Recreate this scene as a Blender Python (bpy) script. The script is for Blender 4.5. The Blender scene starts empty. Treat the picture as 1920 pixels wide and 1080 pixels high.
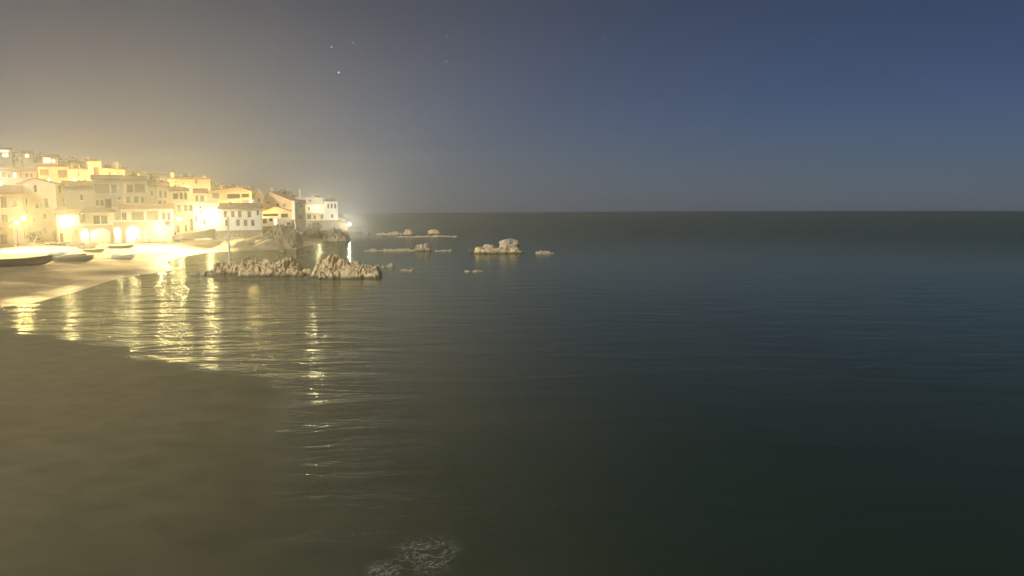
import bpy, bmesh, math, random
from mathutils import Vector, Matrix, noise

random.seed(7)
SC = bpy.context.scene
COL = SC.collection
R = math.radians

# ------------------------------------------------------------------ camera, sky, moon, exposure
FPX, CX, CY = 1507.0, 960.0, 540.0            # focal length and centre in pixels of the 1920 wide photograph
CAM_H = 12.0
PITCH, ROLL = R(6.25), R(0.38)
cam_data = bpy.data.cameras.new('camera')
cam_data.sensor_width = 36.0
cam_data.lens = 36.0 * FPX / 1920.0
cam_data.clip_start, cam_data.clip_end = 0.3, 8000.0
cam = bpy.data.objects.new('camera', cam_data)
COL.objects.link(cam)
CAM_M = (Matrix.Translation((0, 0, CAM_H)) @ Matrix.Rotation(R(90) - PITCH, 4, 'X') @ Matrix.Rotation(-ROLL, 4, 'Z'))
cam.matrix_world = CAM_M
SC.camera = cam

world = bpy.data.worlds.new('World')
SC.world = world
world.use_nodes = True
wn = world.node_tree
wn.nodes.clear()
w_out = wn.nodes.new('ShaderNodeOutputWorld')
w_bg = wn.nodes.new('ShaderNodeBackground')
w_sky = wn.nodes.new('ShaderNodeTexSky')
w_sky.sky_type = 'NISHITA'
w_sky.sun_disc = False
MOON_EL, MOON_ROT = R(34), R(228)
w_sky.sun_elevation, w_sky.sun_rotation = MOON_EL, MOON_ROT
w_sky.air_density, w_sky.dust_density, w_sky.ozone_density = 1.0, 0.1, 3.0
w_bg.inputs['Strength'].default_value = 0.0126
w_tint = wn.nodes.new('ShaderNodeMix')                       # the camera's cool night white balance
w_tint.data_type, w_tint.blend_type = 'RGBA', 'MULTIPLY'
w_tint.inputs['Factor'].default_value = 1.0
w_geo = wn.nodes.new('ShaderNodeTexCoord')
w_sep = wn.nodes.new('ShaderNodeSeparateXYZ')
w_ramp = wn.nodes.new('ShaderNodeValToRGB')
w_ramp.color_ramp.elements[0].position, w_ramp.color_ramp.elements[1].position = 0.0, 0.40
w_ramp.color_ramp.elements[0].color = (0.76, 1.06, 1.98, 1)
w_ramp.color_ramp.elements[1].color = (0.66, 0.83, 0.90, 1)
wn.links.new(w_geo.outputs['Generated'], w_sep.inputs[0])
wn.links.new(w_sep.outputs['Z'], w_ramp.inputs['Fac'])
wn.links.new(w_ramp.outputs[0], w_tint.inputs['B'])
wn.links.new(w_sky.outputs[0], w_tint.inputs['A'])
wn.links.new(w_tint.outputs['Result'], w_bg.inputs['Color'])
wn.links.new(w_bg.outputs[0], w_out.inputs['Surface'])

moon_l = bpy.data.lights.new('moon', 'SUN')
moon_l.energy, moon_l.angle, moon_l.color = 3.7, R(0.5), (1.0, 0.95, 0.86)
moon = bpy.data.objects.new('moon', moon_l)
COL.objects.link(moon)
# the moon stands high behind the camera's right shoulder
moon_dir = Vector((math.sin(MOON_ROT) * math.cos(MOON_EL), math.cos(MOON_ROT) * math.cos(MOON_EL), math.sin(MOON_EL)))
moon.rotation_euler = moon_dir.to_track_quat('Z', 'Y').to_euler()

SC.view_settings.view_transform = 'Standard'
SC.view_settings.look = 'None'
SC.view_settings.exposure = 0.0
SC.view_settings.gamma = 1.0
SC.render.engine = 'CYCLES'
SC.cycles.use_denoising = True
SC.cycles.sample_clamp_indirect = 4.0
SC.cycles.sample_clamp_direct = 60.0
SC.cycles.max_bounces = 5
SC.cycles.diffuse_bounces = 2
SC.cycles.glossy_bounces = 2
SC.cycles.volume_bounces = 0
LAMP = 4.3                                     # common factor of all the lamps
HAZE_DENSITY, HAZE_ANISO = 0.00048, 0.53

# ------------------------------------------------------------------ pixel rays to places
ROT = CAM_M.to_3x3()
def ray(px, py):
    return ROT @ Vector(((px - CX) / FPX, (CY - py) / FPX, -1.0))
def at(px, py, Y):                             # the point of a ray at distance Y along the ground
    d = ray(px, py)
    return Vector((0, 0, CAM_H)) + d * (Y / d.y)
def on_z(px, py, z=0.0):
    d = ray(px, py)
    return Vector((0, 0, CAM_H)) + d * ((z - CAM_H) / d.z)

# ------------------------------------------------------------------ object helpers
def tag(o, label=None, cat=None, group=None, kind=None):
    if label: o['label'] = label
    if cat: o['category'] = cat
    if group: o['group'] = group
    if kind: o['kind'] = kind
    return o
def empty(name, loc=(0, 0, 0), rz=0.0):
    o = bpy.data.objects.new(name, None)
    o.empty_display_size = 0.3
    COL.objects.link(o)
    o.location = loc
    o.rotation_euler = (0, 0, rz)
    return o
def link_mesh(name, bm, m, parent=None, smooth=False):
    me = bpy.data.meshes.new(name)
    bmesh.ops.recalc_face_normals(bm, faces=bm.faces)
    bm.to_mesh(me)
    bm.free()
    for f in me.polygons: f.use_smooth = smooth
    for mm in (m if isinstance(m, (list, tuple)) else [m]): me.materials.append(mm)
    o = bpy.data.objects.new(name, me)
    COL.objects.link(o)
    if parent: o.parent = parent
    return o
def copy_tree(o, parent=None):
    c = o.copy()
    COL.objects.link(c)
    if parent: c.parent = parent
    for ch in list(o.children): copy_tree(ch, c)
    return c
def add_box(bm, c, s, M=None):
    v = []
    for x in (-.5, .5):
        for y in (-.5, .5):
            for z in (-.5, .5):
                p = Vector((c[0] + x * s[0], c[1] + y * s[1], c[2] + z * s[2]))
                v.append(bm.verts.new(M @ p if M else p))
    for f in ((0, 1, 3, 2), (4, 6, 7, 5), (0, 4, 5, 1), (2, 3, 7, 6), (0, 2, 6, 4), (1, 5, 7, 3)):
        bm.faces.new([v[i] for i in f])
def add_tube(bm, a, b, r0, r1=None, n=8):
    a, b = Vector(a), Vector(b)
    r1 = r0 if r1 is None else r1
    q = (b - a).to_track_quat('Z', 'Y')
    ra = [bm.verts.new(a + q @ Vector((r0 * math.cos(2 * math.pi * i / n), r0 * math.sin(2 * math.pi * i / n), 0))) for i in range(n)]
    rb = [bm.verts.new(b + q @ Vector((r1 * math.cos(2 * math.pi * i / n), r1 * math.sin(2 * math.pi * i / n), 0))) for i in range(n)]
    for i in range(n):
        bm.faces.new((ra[i], ra[(i + 1) % n], rb[(i + 1) % n], rb[i]))
    bm.faces.new(ra[::-1]); bm.faces.new(rb)
def add_ball(bm, c, r, sub=1, sx=1, sy=1, sz=1):
    bmesh.ops.create_icosphere(bm, subdivisions=sub, radius=r, matrix=Matrix.Translation(c) @ Matrix.Diagonal((sx, sy, sz, 1)))

# ------------------------------------------------------------------ materials
def mat(name, col, rough=0.8, var=0.15, scale=0.6, bump=0.0, bscale=8.0, metal=0.0, stretch=(1, 1, 1), spec=0.3, dirt=0.0):
    m = bpy.data.materials.new(name)
    m.use_nodes = True
    nt = m.node_tree
    b = nt.nodes['Principled BSDF']
    b.inputs['Roughness'].default_value = rough
    b.inputs['Metallic'].default_value = metal
    b.inputs['Specular IOR Level'].default_value = spec
    tc = nt.nodes.new('ShaderNodeTexCoord')
    mp = nt.nodes.new('ShaderNodeMapping')
    mp.inputs['Scale'].default_value = stretch
    nt.links.new(tc.outputs['Object'], mp.inputs['Vector'])
    nz = nt.nodes.new('ShaderNodeTexNoise')
    nz.inputs['Scale'].default_value = scale
    nz.inputs['Detail'].default_value = 6
    nz.inputs['Roughness'].default_value = 0.65
    nt.links.new(mp.outputs[0], nz.inputs['Vector'])
    rp = nt.nodes.new('ShaderNodeValToRGB')
    rp.color_ramp.elements[0].position, rp.color_ramp.elements[1].position = 0.3, 0.7
    lo = [c * (1 - var) for c in col]
    hi = [min(1, c * (1 + var)) for c in col]
    rp.color_ramp.elements[0].color = (*lo, 1)
    rp.color_ramp.elements[1].color = (*hi, 1)
    nt.links.new(nz.outputs['Fac'], rp.inputs['Fac'])
    nt.links.new(rp.outputs['Color'], b.inputs['Base Color'])
    if bump:
        n2 = nt.nodes.new('ShaderNodeTexNoise')
        n2.inputs['Scale'].default_value = bscale
        n2.inputs['Detail'].default_value = 5
        nt.links.new(mp.outputs[0], n2.inputs['Vector'])
        bp = nt.nodes.new('ShaderNodeBump')
        bp.inputs['Strength'].default_value = bump
        bp.inputs['Distance'].default_value = 0.15
        nt.links.new(n2.outputs['Fac'], bp.inputs['Height'])
        nt.links.new(bp.outputs[0], b.inputs['Normal'])
    return m
def emit(name, col, s):
    m = bpy.data.materials.new(name)
    m.use_nodes = True
    nt = m.node_tree
    nt.nodes.clear()
    o = nt.nodes.new('ShaderNodeOutputMaterial')
    e = nt.nodes.new('ShaderNodeEmission')
    e.inputs['Color'].default_value = (*col, 1)
    e.inputs['Strength'].default_value = s
    nt.links.new(e.outputs[0], o.inputs['Surface'])
    return m
M = {}
M['white'] = mat('white_plaster', (.72, .70, .65), .85, .10, .35, .2)
M['cream'] = mat('cream_plaster', (.70, .60, .41), .85, .12, .35, .2)
M['ochre'] = mat('ochre_plaster', (.64, .50, .32), .85, .14, .4, .2)
M['peach'] = mat('peach_plaster', (.60, .44, .33), .85, .14, .4, .2)
M['grey'] = mat('grey_plaster', (.42, .40, .36), .85, .14, .4, .2)
M['stone'] = mat('rubble_stone', (.30, .25, .19), .9, .35, 1.2, .8, 2.5)
M['tile'] = mat('terracotta_tile', (.24, .11, .06), .85, .3, 2.0, .6, 6.0)
M['dark_tile'] = mat('weathered_tile', (.13, .08, .055), .85, .3, 2.0, .6, 6.0)
M['glass'] = mat('window_glass', (.025, .028, .03), .12, .2, 1, spec=.5)
M['shutter'] = mat('painted_shutter', (.06, .075, .06), .6, .2, 3)
M['wood'] = mat('brown_wood', (.16, .085, .045), .7, .3, 3, .3, 12)
M['frame'] = mat('white_frame', (.7, .68, .62), .6, .08, 2)
M['iron'] = mat('black_iron', (.02, .02, .022), .5, .2, 4, spec=.4)
M['inside'] = mat('room_interior', (.20, .16, .11), .9, .3, .8)
M['rock'] = mat('granite_rock', (.52, .41, .225), .88, .38, .55, 1.0, 2.2)
M['rock_pink'] = mat('pink_granite', (.42, .335, .245), .88, .30, .5, 1.0, 1.8)
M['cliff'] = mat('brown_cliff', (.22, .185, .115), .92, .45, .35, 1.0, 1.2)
M['foliage'] = mat('dark_foliage', (.045, .065, .028), .8, .5, .8)
M['foliage_b'] = mat('olive_foliage', (.07, .075, .035), .8, .5, .8)
M['bark'] = mat('bark', (.10, .07, .045), .9, .3, 4, .5)
M['hull_dark'] = mat('plum_hull_paint', (.085, .07, .085), .5, .2, 1.5)
M['hull_white'] = mat('white_hull_paint', (.74, .72, .66), .45, .1, 1.5)
M['hull_green'] = mat('sage_hull_paint', (.22, .25, .18), .5, .2, 1.5)
M['hull_blue'] = mat('blue_hull_paint', (.08, .12, .42), .45, .15, 1.5)
M['tarp'] = mat('grey_tarpaulin', (.27, .27, .22), .8, .25, 2, .5, 3)
M['rim'] = mat('pale_gunwale', (.62, .52, .33), .6, .15, 3)
M['chair'] = mat('red_brown_furniture', (.34, .12, .06), .6, .2, 3)
M['pole'] = mat('white_pole', (.8, .78, .7), .5, .08, 2)
M['porch_dim'] = mat('dimmed_porch', (.46, .38, .26), .9, .15, .8, .3)  # white porch front darkened in its colour so the lit inside stands out
M['concrete'] = mat('pale_concrete', (.42, .38, .31), .9, .2, .8, .3)
WARM = (1.0, .75, .30)
SODIUM = (1.0, .56, .16)
M['globe'] = emit('lit_globe', (1.0, .86, .55), 220)
M['globe_sodium'] = emit('lit_sodium_globe', (1.0, .66, .24), 200)
M['lit_room'] = emit('lit_room', (1.0, .80, .38), 2.6)
M['star'] = emit('starlight', (.9, .95, 1.0), 3.0)

def tide_band(m, z0=.12, z1=.55):
    """Weed and wet stone darken the rock in a band above the water."""
    nt = m.node_tree
    b = nt.nodes['Principled BSDF']
    src = b.inputs['Base Color'].links[0].from_socket
    g = nt.nodes.new('ShaderNodeNewGeometry')
    sx = nt.nodes.new('ShaderNodeSeparateXYZ'); nt.links.new(g.outputs['Position'], sx.inputs[0])
    nz = nt.nodes.new('ShaderNodeTexNoise'); nz.inputs['Scale'].default_value = 1.1
    nt.links.new(g.outputs['Position'], nz.inputs['Vector'])
    ad = nt.nodes.new('ShaderNodeMath'); ad.operation = 'MULTIPLY_ADD'; ad.inputs[1].default_value = -.6
    nt.links.new(nz.outputs['Fac'], ad.inputs[0]); nt.links.new(sx.outputs['Z'], ad.inputs[2])
    mr = nt.nodes.new('ShaderNodeMapRange')
    mr.inputs['From Min'].default_value, mr.inputs['From Max'].default_value = z0 - .3, z1 - .3
    nt.links.new(ad.outputs[0], mr.inputs['Value'])
    mx = nt.nodes.new('ShaderNodeMix'); mx.data_type = 'RGBA'
    mx.inputs['A'].default_value = (.07, .06, .035, 1)
    nt.links.new(mr.outputs[0], mx.inputs['Factor']); nt.links.new(src, mx.inputs['B'])
    nt.links.new(mx.outputs['Result'], b.inputs['Base Color'])
M['rock_pale'] = mat('pale_granite', (.34, .285, .20), .88, .3, .6, 1.0, 2.2)
tide_band(M['rock']); tide_band(M['rock_pink'])

# sand: damp and darker low down by the water, with trodden relief
def sand_material():
    m = mat('beach_sand', (.22, .16, .088), .92, .28, .22, .9, .9)
    nt = m.node_tree
    b = nt.nodes['Principled BSDF']
    src = b.inputs['Base Color'].links[0].from_socket
    g = nt.nodes.new('ShaderNodeNewGeometry')
    sx = nt.nodes.new('ShaderNodeSeparateXYZ')
    nt.links.new(g.outputs['Position'], sx.inputs[0])
    nz = nt.nodes.new('ShaderNodeTexNoise')
    nz.inputs['Scale'].default_value = .12
    nt.links.new(g.outputs['Position'], nz.inputs['Vector'])
    ad = nt.nodes.new('ShaderNodeMath'); ad.operation = 'MULTIPLY_ADD'
    ad.inputs[1].default_value = 0.9
    nt.links.new(nz.outputs['Fac'], ad.inputs[0]); nt.links.new(sx.outputs['Z'], ad.inputs[2])
    mr = nt.nodes.new('ShaderNodeMapRange')
    mr.inputs['From Min'].default_value, mr.inputs['From Max'].default_value = .55, .95
    nt.links.new(ad.outputs[0], mr.inputs['Value'])
    mx = nt.nodes.new('ShaderNodeMix'); mx.data_type = 'RGBA'
    mx.inputs['A'].default_value = (.17, .12, .075, 1)
    nt.links.new(mr.outputs[0], mx.inputs['Factor']); nt.links.new(src, mx.inputs['B'])
    nt.links.new(mx.outputs['Result'], b.inputs['Base Color'])
    mr2 = nt.nodes.new('ShaderNodeMapRange')
    mr2.inputs['From Min'].default_value, mr2.inputs['From Max'].default_value = .5, .9
    mr2.inputs['To Min'].default_value, mr2.inputs['To Max'].default_value = .35, .95
    nt.links.new(ad.outputs[0], mr2.inputs['Value']); nt.links.new(mr2.outputs[0], b.inputs['Roughness'])
    return m
M['sand'] = sand_material()

# sea: dark green body, rippled; reflections are cut off in a flat patch near left
def sea_material():
    m = bpy.data.materials.new('sea_water')
    m.use_nodes = True
    nt = m.node_tree
    L = nt.links.new
    b = nt.nodes['Principled BSDF']
    nt.nodes.remove(b)
    g = nt.nodes.new('ShaderNodeNewGeometry')
    def mapped(rot, scale):
        mp = nt.nodes.new('ShaderNodeMapping')
        mp.inputs['Rotation'].default_value = (0, 0, rot)
        mp.inputs['Scale'].default_value = scale
        L(g.outputs['Position'], mp.inputs['Vector'])
        return mp
    def nz(mp, s, det=3, dist=0.0):
        n = nt.nodes.new('ShaderNodeTexNoise')
        n.inputs['Scale'].default_value = s
        n.inputs['Detail'].default_value = det
        n.inputs['Distortion'].default_value = dist
        L(mp.outputs[0], n.inputs['Vector'])
        return n.outputs['Fac']
    def mth(op, a, c, d=None):
        n = nt.nodes.new('ShaderNodeMath'); n.operation = op
        for i, v in enumerate((a, c, d)):
            if v is None: continue
            if isinstance(v, (int, float)): n.inputs[i].default_value = v
            else: L(v, n.inputs[i])
        return n.outputs[0]
    swell = nz(mapped(R(20), (.36, 1.0, 1)), .30, 2, .6)
    rip = nz(mapped(R(-12), (.5, 1.0, 1)), 1.6, 3, .8)
    fine = nz(mapped(R(30), (.7, 1.0, 1)), 6.0, 3, .3)
    # flat patch without reflections: its far edge runs from (-49, 77) to (-20, 56), its right edge along x = -4 - .21 y
    sx = nt.nodes.new('ShaderNodeSeparateXYZ'); L(g.outputs['Position'], sx.inputs[0])
    wob = nz(mapped(0, (1, 1, 1)), .16, 4)
    e1 = mth('MULTIPLY_ADD', sx.outputs['X'], -.72, 41.5)
    e1 = mth('SUBTRACT', e1, sx.outputs['Y'])
    e1 = mth('MULTIPLY_ADD', wob, 9.0, e1)
    r1 = nt.nodes.new('ShaderNodeMapRange')
    r1.inputs['From Min'].default_value, r1.inputs['From Max'].default_value = 3.4, 5.0
    L(e1, r1.inputs['Value'])
    e2 = mth('MULTIPLY_ADD', sx.outputs['Y'], .265, mth('SUBTRACT', sx.outputs['X'], .3))
    e2 = mth('MULTIPLY_ADD', wob, 5.0, e2)
    r2 = nt.nodes.new('ShaderNodeMapRange')
    r2.interpolation_type = 'SMOOTHSTEP'
    r2.inputs['From Min'].default_value, r2.inputs['From Max'].default_value = 4.6, -1.2
    L(e2, r2.inputs['Value'])
    patch = mth('MULTIPLY', r1.outputs[0], r2.outputs[0])
    bay = nt.nodes.new('ShaderNodeMapRange')                    # waves steepen as they run into the shallow bay
    bay.inputs['From Min'].default_value, bay.inputs['From Max'].default_value = 5.5, -3.0
    bay.inputs['To Min'].default_value, bay.inputs['To Max'].default_value = .12, 1.0
    L(mth('MULTIPLY_ADD', sx.outputs['Y'], .22, sx.outputs['X']), bay.inputs['Value'])
    h = mth('MULTIPLY', swell, bay.outputs[0])
    h = mth('MULTIPLY_ADD', rip, mth('MULTIPLY', bay.outputs[0], .14), h)
    h = mth('MULTIPLY_ADD', fine, .016, h)
    bp = nt.nodes.new('ShaderNodeBump')
    L(mth('MULTIPLY_ADD', patch, -.93, 1.0), bp.inputs['Strength'])
    bp.inputs['Distance'].default_value = .5
    L(h, bp.inputs['Height'])
    vr = nz(mapped(0, (.6, 1, 1)), .05, 5)
    rp = nt.nodes.new('ShaderNodeValToRGB')
    rp.color_ramp.elements[0].position, rp.color_ramp.elements[1].position = .3, .75
    rp.color_ramp.elements[0].color = (.008, .017, .011, 1)
    rp.color_ramp.elements[1].color = (.015, .029, .020, 1)
    L(vr, rp.inputs['Fac'])
    # tan towards the beach: lamp glow put into the shallow water's colour
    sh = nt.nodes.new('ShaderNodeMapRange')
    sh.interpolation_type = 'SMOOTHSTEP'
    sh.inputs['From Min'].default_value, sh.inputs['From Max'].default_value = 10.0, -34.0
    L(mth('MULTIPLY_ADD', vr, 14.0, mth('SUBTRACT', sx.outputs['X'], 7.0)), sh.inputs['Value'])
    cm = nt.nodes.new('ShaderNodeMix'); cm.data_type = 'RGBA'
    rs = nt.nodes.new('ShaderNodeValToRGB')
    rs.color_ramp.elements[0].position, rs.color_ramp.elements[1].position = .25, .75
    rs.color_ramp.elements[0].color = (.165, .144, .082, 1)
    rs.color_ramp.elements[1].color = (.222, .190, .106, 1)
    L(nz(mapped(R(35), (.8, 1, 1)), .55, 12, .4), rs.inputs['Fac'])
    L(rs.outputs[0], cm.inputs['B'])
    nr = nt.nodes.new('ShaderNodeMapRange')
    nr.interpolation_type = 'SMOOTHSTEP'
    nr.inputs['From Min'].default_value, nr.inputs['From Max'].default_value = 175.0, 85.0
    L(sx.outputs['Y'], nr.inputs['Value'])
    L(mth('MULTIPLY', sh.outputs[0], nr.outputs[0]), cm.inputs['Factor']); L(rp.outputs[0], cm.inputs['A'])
    dif = nt.nodes.new('ShaderNodeBsdfDiffuse')
    L(cm.outputs['Result'], dif.inputs['Color'])
    glo = nt.nodes.new('ShaderNodeBsdfGlossy')
    glo.inputs['Color'].default_value = (.84, .90, .74, 1)
    glo.inputs['Roughness'].default_value = .05
    fre = nt.nodes.new('ShaderNodeFresnel'); fre.inputs['IOR'].default_value = 1.33
    for nd in (dif, glo, fre): L(bp.outputs[0], nd.inputs['Normal'])
    # the open sea is choppier and shows less of the sky than the sheltered bay
    ln = nt.nodes.new('ShaderNodeVectorMath'); ln.operation = 'LENGTH'
    L(g.outputs['Position'], ln.inputs[0])
    far = nt.nodes.new('ShaderNodeMapRange')
    far.inputs['From Min'].default_value, far.inputs['From Max'].default_value = 60.0, 300.0
    far.interpolation_type = 'SMOOTHSTEP'
    far.inputs['To Min'].default_value, far.inputs['To Max'].default_value = .75, .27
    L(ln.outputs['Value'], far.inputs['Value'])
    cap = mth('MULTIPLY', far.outputs[0], mth('MULTIPLY_ADD', patch, -1.0, 1.0))
    mxs = nt.nodes.new('ShaderNodeMixShader')
    L(mth('MINIMUM', mth('MULTIPLY', fre.outputs[0], .95), cap), mxs.inputs['Fac'])
    L(dif.outputs[0], mxs.inputs[1]); L(glo.outputs[0], mxs.inputs[2])
    L(mxs.outputs[0], nt.nodes['Material Output'].inputs['Surface'])
    return m
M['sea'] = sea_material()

# ------------------------------------------------------------------ setting: sea, beach, hill
SEA_R = 800.0
bm = bmesh.new()
rings = [0, 6, 12, 20, 30, 45, 65, 90, 130, 190, 280, 400, 600, SEA_R]
prev = None
for r in rings:
    if r == 0:
        ring = [bm.verts.new((0, 0, 0))]
    else:
        ring = [bm.verts.new((r * math.cos(2 * math.pi * i / 128), r * math.sin(2 * math.pi * i / 128), 0)) for i in range(128)]
        for i in range(128):
            j = (i + 1) % 128
            if len(prev) == 1: bm.faces.new((prev[0], ring[i], ring[j]))
            else: bm.faces.new((prev[i], ring[i], ring[j], prev[j]))
    prev = ring
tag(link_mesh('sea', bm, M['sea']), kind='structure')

def smooth(a, b, x):
    t = max(0.0, min(1.0, (x - a) / (b - a)))
    return t * t * (3 - 2 * t)
def table(tb, x):
    if x <= tb[0][0]: return tb[0][1]
    for (x0, y0), (x1, y1) in zip(tb, tb[1:]):
        if x <= x1: return y0 + (y1 - y0) * (x - x0) / (x1 - x0)
    return tb[-1][1]
SHORE_PX = [(0, 578), (67, 568), (105, 557), (152, 545), (207, 526), (250, 517), (322, 508), (325, 501), (312, 491), (345, 481), (395, 473), (457, 470), (530, 468), (562, 463), (600, 456), (640, 447), (652, 442)]
SHORE = [(-66.0, 20.0), (-62.0, 60.0)] + [tuple(on_z(*p).xy) for p in SHORE_PX]
SHORE += [(SHORE[-1][0] - 4, 330.0), (-90.0, 380.0), (-120.0, 470.0)]
POLY = SHORE + [(-420.0, 470.0), (-420.0, 20.0)]
def inside(x, y):
    c = False
    n = len(POLY)
    for i in range(n):
        (x0, y0), (x1, y1) = POLY[i], POLY[(i + 1) % n]
        if (y0 > y) != (y1 > y) and x < (x1 - x0) * (y - y0) / (y1 - y0) + x0: c = not c
    return c
def shore_dist(x, y):
    d = 1e9
    for (x0, y0), (x1, y1) in zip(SHORE, SHORE[1:]):
        dx, dy = x1 - x0, y1 - y0
        t = max(0, min(1, ((x - x0) * dx + (y - y0) * dy) / (dx * dx + dy * dy)))
        d = min(d, math.hypot(x - x0 - t * dx, y - y0 - t * dy))
    return d if inside(x, y) else -d
RIDGE = [(-140, 34), (-100, 33), (-80, 31), (-60, 26), (-40, 20)]
def height(x, y):
    d = shore_dist(x, y)
    if d < 0: return max(-1.5, d * .12)
    px = CX + FPX * x / max(y, 1)
    sandy = 1.8 * (1 - math.exp(-d / 19.0)) + .25 * smooth(30, 60, d)
    rocky = table([(495, 2.4), (530, 3.8), (562, 1.5), (640, .8)], px) * (1 - math.exp(-d / 5.0))
    k = smooth(395, 470, px) * smooth(185, 205, y)
    z = sandy * (1 - k) + rocky * k
    hm = table([(-300, 36), (0, 33), (170, 29), (330, 23), (450, 17), (540, 9), (562, 3), (580, .6), (690, 0)], px)
    z += hm * smooth(208, 390, y)
    z += (noise.noise(Vector((x * .11, y * .11, 0))) * .22 + noise.noise(Vector((x * .5, y * .5, 3))) * .05) * smooth(0, 6, d)
    z += k * (1 - .75 * smooth(545, 575, px)) * (noise.noise(Vector((x * .28, y * .28, 9))) * 1.5 + abs(noise.noise(Vector((x * .7, y * .7, 4)))) * 1.0) * smooth(0, 4, d)
    return z
xs = [-400 + i * 8 for i in range(26)] + [-192 + i * 3.0 for i in range(24)] + [-120 + i * 1.25 for i in range(74)]
xs = [x for x in xs if x <= -26]
ys = [22 + i * 2.0 for i in range(110)] + [242 + i * 5 for i in range(46)]
grid = {}
for i, x in enumerate(xs):
    for j, y in enumerate(ys):
        grid[i, j] = (x, y, height(x, y), shore_dist(x, y))
def zone(i, j):
    c = [grid[i + a, j + b] for a in (0, 1) for b in (0, 1)]
    if max(p[3] for p in c) < -12: return None
    x, y = c[0][0], c[0][1]
    px = CX + FPX * x / y
    if y > 214 or (px > 415 and y > 196): return 'hill'
    return 'beach'
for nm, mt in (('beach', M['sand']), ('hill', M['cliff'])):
    bm = bmesh.new()
    vs = {}
    for i in range(len(xs) - 1):
        for j in range(len(ys) - 1):
            if zone(i, j) != nm: continue
            q = []
            for a, b in ((0, 0), (1, 0), (1, 1), (0, 1)):
                k = (i + a, j + b)
                if k not in vs: vs[k] = bm.verts.new(grid[k][:3])
                q.append(vs[k])
            bm.faces.new(q)
    tag(link_mesh(nm, bm, mt, smooth=(nm == 'beach')), kind='structure')
def ground(px, py):                            # where a ray meets sand or rock
    d = ray(px, py)
    o = Vector((0, 0, CAM_H))
    Y = 40.0
    while Y < 420:
        p = o + d * (Y / d.y)
        if p.z <= max(height(p.x, p.y), 0): return p
        Y += .5
    return o + d * (230 / d.y)

# ------------------------------------------------------------------ houses
class Face:                                    # an upright wall plane: origin, direction along it, outward normal
    def __init__(s, o, u):
        s.o, s.u = Vector(o), Vector(u).normalized()
        s.n = Vector((s.u.y, -s.u.x, 0))       # towards the sea when u runs to the right
    def uz(s, px, py):
        d = ray(px, py)
        c = Vector((0, 0, CAM_H))
        t = (s.o - c).dot(s.n) / d.dot(s.n)
        p = c + d * t
        return (p - s.o).dot(s.u), p.z
    def w(s, u, z, out=0.0):
        p = s.o + s.u * u + s.n * out
        return Vector((p.x, p.y, z))
def wall_grid(bm, f, u0, u1, z0, z1, holes, dep=.28):
    us = sorted({u0, u1, *[h[0] for h in holes], *[h[1] for h in holes]})
    zs = sorted({z0, z1, *[h[2] for h in holes], *[h[3] for h in holes]})
    us = [u for u in us if u0 - 1e-6 <= u <= u1 + 1e-6]
    zs = [z for z in zs if z0 - 1e-6 <= z <= z1 + 1e-6]
    for a, b in zip(us, us[1:]):
        for c, d in zip(zs, zs[1:]):
            m, n = (a + b) / 2, (c + d) / 2
            if any(h[0] < m < h[1] and h[2] < n < h[3] for h in holes): continue
            bm.faces.new([bm.verts.new(f.w(*p)) for p in ((a, c), (b, c), (b, d), (a, d))])
    for h in holes:
        dd = h[4] if len(h) > 4 else dep
        for (a, b) in (((h[0], h[2]), (h[1], h[2])), ((h[1], h[2]), (h[1], h[3])), ((h[1], h[3]), (h[0], h[3])), ((h[0], h[3]), (h[0], h[2]))):
            bm.faces.new([bm.verts.new(v) for v in (f.w(*a), f.w(*b), f.w(*b, -dd), f.w(*a, -dd))])
def quad(bm, pts):
    bm.faces.new([bm.verts.new(p) for p in pts])
def slab(bm, f, u0, u1, z0, z1, o0, o1):       # a block on a wall plane between two depths
    c = [f.w(u, z, o) for u in (u0, u1) for o in (o0, o1) for z in (z0, z1)]
    v = [bm.verts.new(p) for p in c]
    for q in ((0, 1, 3, 2), (4, 6, 7, 5), (0, 4, 5, 1), (2, 3, 7, 6), (0, 2, 6, 4), (1, 5, 7, 3)):
        bm.faces.new([v[i] for i in q])
def fit_window(par, f, h, style):
    u0, u1, z0, z1 = h[:4]
    w, ht = u1 - u0, z1 - z0
    dep = h[4] if len(h) > 4 else .28
    t = min(.09, w * .12)
    if style in ('open', 'lit'):
        bm = bmesh.new()
        slab(bm, f, u0 - .03, u1 + .03, z0 - .03, z1 + .03, -dep - .08, -dep)
        link_mesh('back_wall' if style == 'open' else 'lit_window', bm, M['inside'] if style == 'open' else M['lit_room'], par)
        return
    bm = bmesh.new()
    for a in ((u0, u0 + t, z0, z1), (u1 - t, u1, z0, z1), (u0 + t, u1 - t, z0, z0 + t), (u0 + t, u1 - t, z1 - t, z1)):
        slab(bm, f, *a, -dep + .02, -dep + .12)
    if style == 'window':
        slab(bm, f, (u0 + u1) / 2 - t / 2, (u0 + u1) / 2 + t / 2, z0 + t, z1 - t, -dep + .02, -dep + .10)
    fr = link_mesh('door' if style == 'door' else 'window', bm, M['wood'] if style in ('door', 'window') else M['frame'], par)
    bm = bmesh.new()
    slab(bm, f, u0 + .01, u1 - .01, z0 + .01, z1 - .01, -dep - .06, -dep + .015)
    link_mesh('door_leaf' if style == 'door' else 'pane' if style != 'shut' else 'shutter', bm, M['wood'] if style == 'door' else M['glass'] if style != 'shut' else M['shutter'], fr)
    if style != 'door':
        bm = bmesh.new()
        slab(bm, f, u0 - .08, u1 + .08, z0 - .12, z0 - .004, -dep + .14, .09)
        link_mesh('sill', bm, M['frame'], fr)
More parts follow.
